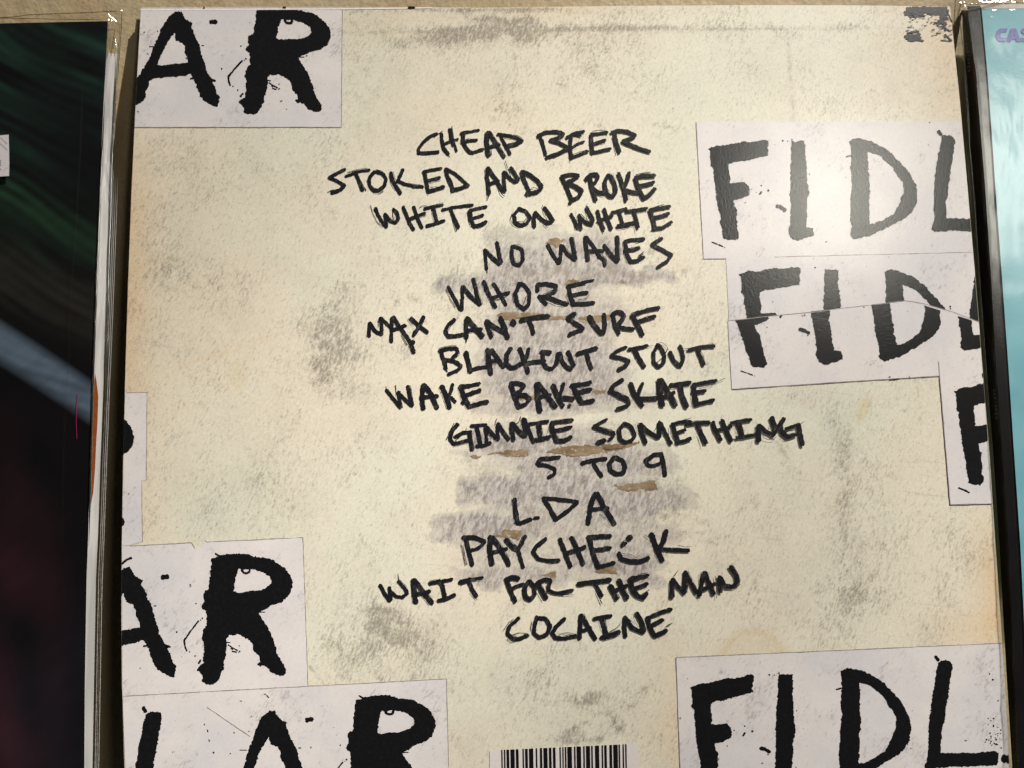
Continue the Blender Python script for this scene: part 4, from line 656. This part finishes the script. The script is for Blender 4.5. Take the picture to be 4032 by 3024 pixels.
# white inner sleeve standing out of the cover's open side, an orange sliver, grey plies of plastic
wt = NT('white inner sleeve paper')
wt.bsdf(wt.mix(wt.step(wt.noise(wt.coord(0.02, (1, 1, 0.03)), 260, 2, 0.5), 0.36, 0.66), (0.43, 0.42, 0.42), (0.66, 0.64, 0.64)), 0.45, 0.5)
WHITE = wt.m
ORANGE = simple('orange card', (0.23, 0.058, 0.011), 0.5, 0.3, 0.15)
GREYP = simple('grey plastic ply', (0.20, 0.19, 0.18), 0.35, 0.5, 0.25)
WR = [(463, 208), (455, 430), (448, 560), (440, 700), (432, 900), (425, 1100), (415, 1350), (408, 1500), (396, 1800), (386, 2100), (378, 2274), (370, 2700), (364, 3024), (362, 3390)]
ip = [(x - 3, y) for x, y in LE if y > 230]
f = Flat(); f.poly([(418, 206)] + [(463, 212)] + WR[1:] + [(325, 3390)] + ip[::-1][1:] + [(412, 330)])
f.build('inner_sleeve', WHITE, LEFT, LORG, -0.0016)
f = Flat(); f.poly([(374, 1470), (380, 1500), (387, 1560), (384, 1660), (378, 1760), (374, 1850), (367, 1940), (357, 1990), (352, 1900), (356, 1750), (364, 1600)])
f.build('orange_sliver', ORANGE, LEFT, LORG, -0.0011)
FILM = mat_film('clear plastic film', (0.955, 0.955, 0.94), 0.42, 0.07, 0.55)
SEAM = mat_film('plastic seam', (0.62, 0.58, 0.50), 1.6, 0.10, 0.3)
PE = [(480, 42), (478, 90), (474, 150), (470, 210), (462, 320), (457, 430), (452, 560), (447, 700), (440, 900), (434, 1100), (430, 1300), (427, 1450), (420, 1600), (413, 1850), (406, 2100), (400, 2274), (396, 2500), (393, 2700), (390, 3024), (388, 3390)]
PT = [(-400, 78), (0, 71), (100, 62), (250, 54), (420, 46), (480, 42)]
fx, fy, ff = grid(70, 260, lambda y: np.full_like(np.asarray(y, float), -400.0), lx(PE), ([q[0] for q in PT], [q[1] for q in PT]), 3390.0)
lim = np.interp(fy, [q[1] for q in LE], [q[0] for q in LE])
t_ = np.clip((fx - lim) / 60, 0, 1); t2 = np.clip((95 - fy) / 50, 0, 1)
fo = 0.0009 + .00022 * warpn(fx, fy, 240, 31) - 0.0028 * np.maximum(t_, t2 * .7)
film_pts = P(fx, fy, fo)
mesh_obj('plastic_film', film_pts, ff, FILM, LEFT, LORG, smooth=True)
def tube(name, pts, offs, rad, mat, parent, origin, seg=7, jit=.12, sub=14):
    px, py = np.array(pts, float).T; n = (len(px) - 1) * sub + 1
    u = np.linspace(0, len(px) - 1, n); X = np.interp(u, range(len(px)), px); Y = np.interp(u, range(len(px)), py)
    for _ in range(6): X[1:-1] = (X[:-2] + 2 * X[1:-1] + X[2:]) / 4; Y[1:-1] = (Y[:-2] + 2 * Y[1:-1] + Y[2:]) / 4
    X = X + rng.normal(0, .12, n)
    O = np.interp(u, range(len(px)), np.broadcast_to(offs, px.shape)); c = P(X, Y, O)
    tg = np.gradient(c, axis=0); tg /= np.linalg.norm(tg, axis=1)[:, None]
    s = np.cross(tg, np.array([0, 1.0, 0])); s /= np.linalg.norm(s, axis=1)[:, None]; q = np.cross(s, tg)
    r = rad * (1 + jit * np.clip(rng.normal(0, .6, n), -1, 1)) * np.clip(np.minimum(np.arange(n), n - 1 - np.arange(n)) / (0.12 * n) + .12, 0, 1); V = []; Fc = []
    for i in range(n):
        for k in range(seg):
            a = 2 * math.pi * k / seg; V.append(c[i] + (s[i] * math.cos(a) + q[i] * math.sin(a)) * r[i])
    for i in range(n - 1):
        for k in range(seg): Fc.append((i * seg + k, i * seg + (k + 1) % seg, (i + 1) * seg + (k + 1) % seg, (i + 1) * seg + k))
    return mesh_obj(name, V, Fc, mat, parent, origin, smooth=True)
BEAD = mat_film('folded plastic bead', (0.88, 0.88, 0.87), 26.0, 0.14, 0.3)
BEAD2 = mat_film('soft plastic fold', (0.90, 0.89, 0.86), 9.0, 0.14, 0.3)
tube('plastic_fold', [(x + 4, y) for x, y in LE if 330 < y < 2200], 0.0002, 0.00032, BEAD, LEFT, LORG)
tube('plastic_fold', [(461, 215), (453, 420), (445, 560), (438, 720), (436, 860), (430, 1000), (427, 1150), (420, 1400), (414, 1600)], -0.0010, 0.00026, BEAD, LEFT, LORG)
tube('plastic_fold', [(x - 5, y) for x, y in PE if y > 80], -0.0018, 0.00014, SEAM, LEFT, LORG)
for dx in (10, 17, 24): tube('plastic_ply', [(x + dx, y) for x, y in WR if y > 640], -0.0019, 0.00017, GREYP, LEFT, LORG, seg=5)
tube('plastic_seam', [(-80, 73), (0, 70), (60, 66), (110, 58), (250, 53), (420, 46), (480, 42)], -0.0014, 0.00016, SEAM, LEFT, LORG)
tube('plastic_seam', [(480, 42), (479, 90), (475, 150), (470, 215), (462, 330)], -0.0016, 0.00013, SEAM, LEFT, LORG)
tube('plastic_seam', [(-60, 76), (0, 71), (110, 73), (250, 76), (420, 78)], -0.0012, 0.00013, SEAM, LEFT, LORG)
for pp in ([(428, 90), (424, 160), (418, 240), (412, 330)], [(436, 100), (434, 160), (430, 210)], [(447, 205), (448, 170), (453, 150), (458, 170), (462, 205)]): tube('plastic_fold', pp, -0.0006, 0.00013, BEAD2, LEFT, LORG)
tube('plastic_crease', [(325, 300), (322, 450), (318, 560), (312, 680), (303, 850), (292, 1000), (280, 1150), (275, 1300), (270, 1420), (258, 1600), (252, 1750), (249, 1900), (246, 2150)], 0.0012, 0.0004, mat_film('faint crease', (0.97, .97, .96), .05, .5, .3), LEFT, LORG)
CRINK = mat_film('crumpled plastic corner', (0.86, 0.84, 0.80), 4.0, 0.30, 0.15)
def facets(name, items, off, parent, origin):
    """crumpled film: small creased facets, many of them turned so that they throw the spot lamp back to the viewer"""
    V, Fc = [], []
    kp = np.array(MID + key_dir * 4.6)
    for x, y, ru, rv in items:
        c = P(x, y, off)[0]; hv = (kp - c) / np.linalg.norm(kp - c) + (CAM - c) / np.linalg.norm(CAM - c)
        n = Vector(hv / np.linalg.norm(hv)) + Vector((random.gauss(0, .035), random.gauss(0, .035), random.gauss(0, .035))); n.normalize()
        u = n.cross(Vector((0, 0, 1))).normalized(); v = n.cross(u); k = 7; s = len(V)
        for q in range(k):
            an = 2 * math.pi * q / k; V.append(Vector(c) + u * (math.cos(an) * ru * 0.7e-4 * random.uniform(.5, 1.25)) + v * (math.sin(an) * rv * 0.7e-4 * random.uniform(.5, 1.25)))
        Fc.append(list(range(s, s + k)))
    o = mesh_obj(name, V, Fc, CRINK, parent, origin); o['kind'] = 'stuff'; return o
facets('crumpled_corner', [(429, 57, 3, 5), (441, 69, 6, 5), (428, 77, 4, 6), (440, 80, 4, 4), (450, 77, 6, 4), (457, 82, 5, 3), (479, 41, 3.4, 3.4), (434, 63, 2.5, 3), (446, 73, 3, 3)], 0.0002, LEFT, LORG)
f = Flat(); f.poly(Z('-200,480 190,440 197,700 203,1050 198,1342 -200,1370', 0, 450, 5.53))
pm = Flat(); pm.ribbon([(306, 1545), (302, 1600), (300, 1660), (303, 1728)], 2.4, taper=.3); pm.build('pink_mark', simple('pink print line', (0.30, 0.02, 0.10), 0.5, 0.2), LEFT, LORG, 0.0001)
STICK = simple('white sticker paper', (0.48, 0.45, 0.46), 0.5, 0.3, 0.04)
pl = f.build('price_sticker', STICK, LEFT, LORG, 0.0013)
f = Flat()
for s, wd in (('15,510 155,640', 6), ('-30,600 165,775', 7), ('-20,1000 16,1002', 14), ('-4,1025 14,1055', 12), ('-20,1060 16,1060', 10), ('-20,1108 16,1106', 18), ('2,1195 18,1195', 16), ('80,1225 165,1150', 3)): f.ribbon(Z(s, 0, 450, 5.53), wd / 5.53, jit=.2, step=2)
f.build('sticker_print', mat_ink('grey sticker ink', (0.10, 0.09, 0.10)), pl, LORG, 0.0014)['kind'] = 'stuff'

# ================================================================ the record on the right, in its plastic outer sleeve
RORG = tuple(P(4100, 3390)[0])
RIGHT = root('plastic_wrapped_record', RORG, 'pale blue record with black spine in glossy clear plastic sleeve', 'record')
SB = [(3787, 42), (3802, 300), (3822, 600), (3833, 750), (3860, 1100), (3884, 1450), (3912, 1800), (3936, 2150), (3948, 2400), (3966, 2700), (3986, 3024), (4006, 3390)]
SF = [(3808, 24), (3843, 300), (3868, 600), (3880, 750), (3903, 1100), (3922, 1450), (3948, 1800), (3971, 2150), (3984, 2400), (3998, 2700), (4011, 3024), (4027, 3390)]
B1 = [(3858, 24), (3881, 300), (3902, 600), (3911, 750), (3936, 1100), (3956, 1450), (3981, 1800), (4004, 2150), (4016, 2400), (4030, 2700), (4043, 3024), (4058, 3390)]
B2 = [(3864, 24), (3889, 300), (3910, 600), (3920, 750), (3946, 1100), (3971, 1450), (3994, 1800), (4018, 2150), (4030, 2400), (4043, 2700), (4056, 3024), (4072, 3390)]
TILT = 0.10
def roff(px, py):                                        # the record is turned a little: its front comes forward to the right
    px = np.asarray(px, float)
    sf = np.interp(py, [q[1] for q in SF], [q[0] for q in SF])
    return 0.0016 + (px - sf) * 0.0001 * TILT
def between(name, Ea, Eb, mat, oa, ob, nx=6, ny=160, top=None):
    y = np.linspace(top or Ea[0][1], 3390, ny); V, U = np.meshgrid(y, np.linspace(0, 1, nx), indexing='ij')
    xa = np.interp(V, [q[1] for q in Ea], [q[0] for q in Ea]); xb = np.interp(V, [q[1] for q in Eb], [q[0] for q in Eb])
    X = (xa * (1 - U) + xb * U).ravel(); Y = V.ravel(); U = U.ravel()
    A = oa(X, Y) if callable(oa) else np.full(X.shape, oa); B = ob(X, Y) if callable(ob) else np.full(X.shape, ob)
    fc = [(j * nx + i, (j + 1) * nx + i, (j + 1) * nx + i + 1, j * nx + i + 1) for j in range(ny - 1) for i in range(nx - 1)]
    return mesh_obj(name, P(X, Y, A * (1 - U) + B * U), fc, mat, RIGHT, RORG, smooth=True)
BLK = mat_gloss_board('gloss black board', (0.006, 0.006, 0.007), (0.010, 0.0085, 0.009), 0.2, 1.0, 1.6)
SPN = mat_gloss_board('black spine board', (0.006, 0.005, 0.005), (0.012, 0.010, 0.009), 0.35, 0.4, 0.8)
CYAN = mat_gloss_board('pale blue gloss print', (0.20, 0.48, 0.56), (0.25, 0.54, 0.62), 0.2, 1.0, 1.6)
FAR = [(4700, y) for _, y in SF]
spine = between('spine', SB, SF, SPN, -0.0042, roff, top=40)
bandp = between('black_border', SF, B1, BLK, roff, roff, top=24)
between('border_groove', B1, B2, SPN, lambda x, y: roff(x, y) - .0003, lambda x, y: roff(x, y) - .0003, top=24)
cover = between('cover', B2, FAR, CYAN, roff, roff, nx=60, top=28)
f = Flat(); f.poly([(3860, 21), (3990, 17), (4300, 14), (4300, 34), (3990, 34), (3863, 34)])
f.build('cover_top_edge', BOARD, RIGHT, RORG, lambda x, y: roff(x, y) + .00005)
PURP = mat_gloss_board('purple print', (0.16, 0.15, 0.42), (0.20, 0.19, 0.50), 0.2, 1.0, 1.6)
for o_, h_ in (('1740,825 1510,825 1430,890 1390,1010 1410,1130 1490,1205 1690,1215 1720,1095 1560,1095 1520,1040 1540,970 1600,930 1710,925', ()),
               ('1830,825 1990,825 2120,1210 1990,1210 1970,1140 1860,1140 1830,1210 1705,1210', ('1905,985 1950,1055 1880,1055',)),
               ('2420,825 2160,825 2120,890 2150,960 2250,1010 2270,1070 2240,1100 2110,1095 2095,1205 2330,1205 2390,1100 2360,1000 2260,930 2290,912 2400,910', ())):
    f = Flat(); f.poly(Z(o_, 3732, 0, 7.373), [Z(h, 3732, 0, 7.373) for h in h_])
    f.build('cover_letter', PURP, RIGHT, RORG, lambda x, y: roff(x, y) + .0001)
# small lettering down the spine, read with the head tilted right
GLY = {'C': ['1,.15 .6,0 .1,.3 .1,.7 .6,1 1,.85'], 'A': ['0,1 .5,0 1,1', '.2,.65 .8,.65'], 'S': ['1,.1 .3,0 .1,.3 .9,.6 .8,.95 0,.9'], 'I': ['.5,0 .5,1'], 'O': ['.5,0 .05,.5 .5,1 .95,.5 .5,0'],
       'P': ['.1,1 .1,0 .9,.1 .9,.45 .1,.55'], 'E': ['1,0 .1,0 .1,1 1,1', '.1,.5 .8,.5']}
def spoff(px, py):
    a = np.interp(py, [q[1] for q in SB], [q[0] for q in SB]); b = np.interp(py, [q[1] for q in SF], [q[0] for q in SF])
    u = np.clip((px - a) / (b - a), 0, 1); return -0.0042 * (1 - u) + 0.0016 * u + 0.00012
GREYT = simple('pale spine lettering', (0.36, 0.33, 0.29), 0.5, 0.3)
for y0, y1, fx_, ht in ((170, 288, .40, 9), (1532, 1656, .66, 9)):
    f = Flat()
    for i, ch in enumerate('CASIOPEA'):
        yy = y0 + (y1 - y0) * i / 8.0
        for g in GLY[ch]:
            pts = []
            for a in g.split():
                u, v = map(float, a.split(',')); y = yy + u * (y1 - y0) / 8 * .62
                xm = edge_x(SB, y) * (1 - fx_) + edge_x(SF, y) * fx_
                pts.append((xm + (.5 - v) * ht, y))
            f.ribbon(pts, 1.5, jit=.1, step=1.5)
    f.build('spine_lettering', GREYT, RIGHT, RORG, spoff)['kind'] = 'stuff'
f = Flat()
for x, y in ((1815, 305), (1825, 465), (1835, 580), (1845, 715), (1850, 830), (1855, 915), (1880, 1250), (1895, 1430), (1905, 1580), (1915, 1700), (1930, 1880), (1935, 2000), (1945, 2140)):
    cx1, cy1 = 3832 + x / 11.06, 2800 + y / 11.06; f.ribbon([(cx1 - 3, cy1 - 2), (cx1 + 3, cy1 + 2.5)], 1.6, jit=.2, step=1.5)
f.build('spine_lettering', GREYT, RIGHT, RORG, spoff)['kind'] = 'stuff'
f = Flat(); f.poly([(3829, 250), (3838, 248), (3848, 332), (3840, 335), (3834, 300)])
f.build('red_spine_mark', simple('dull red print', (0.16, 0.012, 0.010), 0.45, 0.35, .3), RIGHT, RORG, spoff)
# its plastic sleeve
RFILM = mat_film('clear glossy plastic film', (0.965, 0.97, 0.965), 1.0, 0.16, 0.18)
RP = [(3765, -60), (3760, 30), (3757, 80), (3761, 120), (3766, 180), (3776, 260), (3790, 400), (3802, 560), (3814, 700), (3840, 1000), (3862, 1300), (3885, 1650), (3911, 2000), (3935, 2400), (3956, 2700), (3979, 3024), (3999, 3390)]
rx_, ry_, rf_ = grid(110, 260, lx(RP), lambda y: np.full_like(np.asarray(y, float), 4700.0), ([3700, 4700], [-60, -60]), 3390.0)
base = np.where(rx_ < np.interp(ry_, [q[1] for q in SF], [q[0] for q in SF]), spoff(rx_, ry_), roff(rx_, ry_))
ro = base + 0.0011 + 0.00010 * warpn(rx_ * 1.5, ry_, 190, 77)
lf = np.interp(ry_, [q[1] for q in SB], [q[0] for q in SB]); ro = np.where(rx_ < lf, ro - .0006, ro)
mesh_obj('plastic_film', P(rx_, ry_, ro), rf_, RFILM, RIGHT, RORG, smooth=True)
tube('plastic_fold', [(3779, 48), (3780, 80), (3785, 130), (3793, 200), (3799, 280), (3803, 360), (3809, 440), (3817, 560), (3826, 660), (3836, 780), (3846, 926), (3857, 1090), (3868, 1230), (3882, 1422), (3893, 1580), (3904, 1753), (3915, 1900)], -0.0026, 0.00020, BEAD2, RIGHT, RORG)
tube('plastic_fold', [(3790, 46), (3790, 100), (3797, 200), (3804, 300), (3812, 420), (3822, 560)], -0.0018, 0.00013, BEAD2, RIGHT, RORG)
tube('plastic_seam', [(3764, -40), (3760, 30), (3757, 80), (3761, 130), (3768, 190)], -0.0010, 0.00016, SEAM, RIGHT, RORG)
tube('plastic_seam', [(3775, 14), (3830, 16), (3880, 13), (3940, 14), (4000, 9), (4040, 5), (4100, 6)], 0.0030, 0.00022, SEAM, RIGHT, RORG)
facets('crumpled_top', [(3783, 10, 5, 6), (3797, 8, 3, 4), (3862, 2, 8, 5), (3870, 9, 6, 4), (3886, 7, 10, 6), (3900, 9, 11, 4), (3925, 4, 15, 6), (3950, 4, 17, 7), (3963, 1, 11, 6), (3995, 8, 8, 5), (3912, 3, 6, 4), (3985, 5, 5, 4), (3828, 15, 3, 2), (3800, 27, 3, 3), (3800, 20, 4, 2)]
       + [(3895 + random.gauss(0, 45), 5 + random.gauss(0, 4), random.uniform(2, 5), random.uniform(1.5, 4)) for _ in range(10)] + [(3915, 39, 12, 2.5), (3985, 38, 20, 2.5), (3905, 65, 6, 1.5)], 0.0036, RIGHT, RORG)
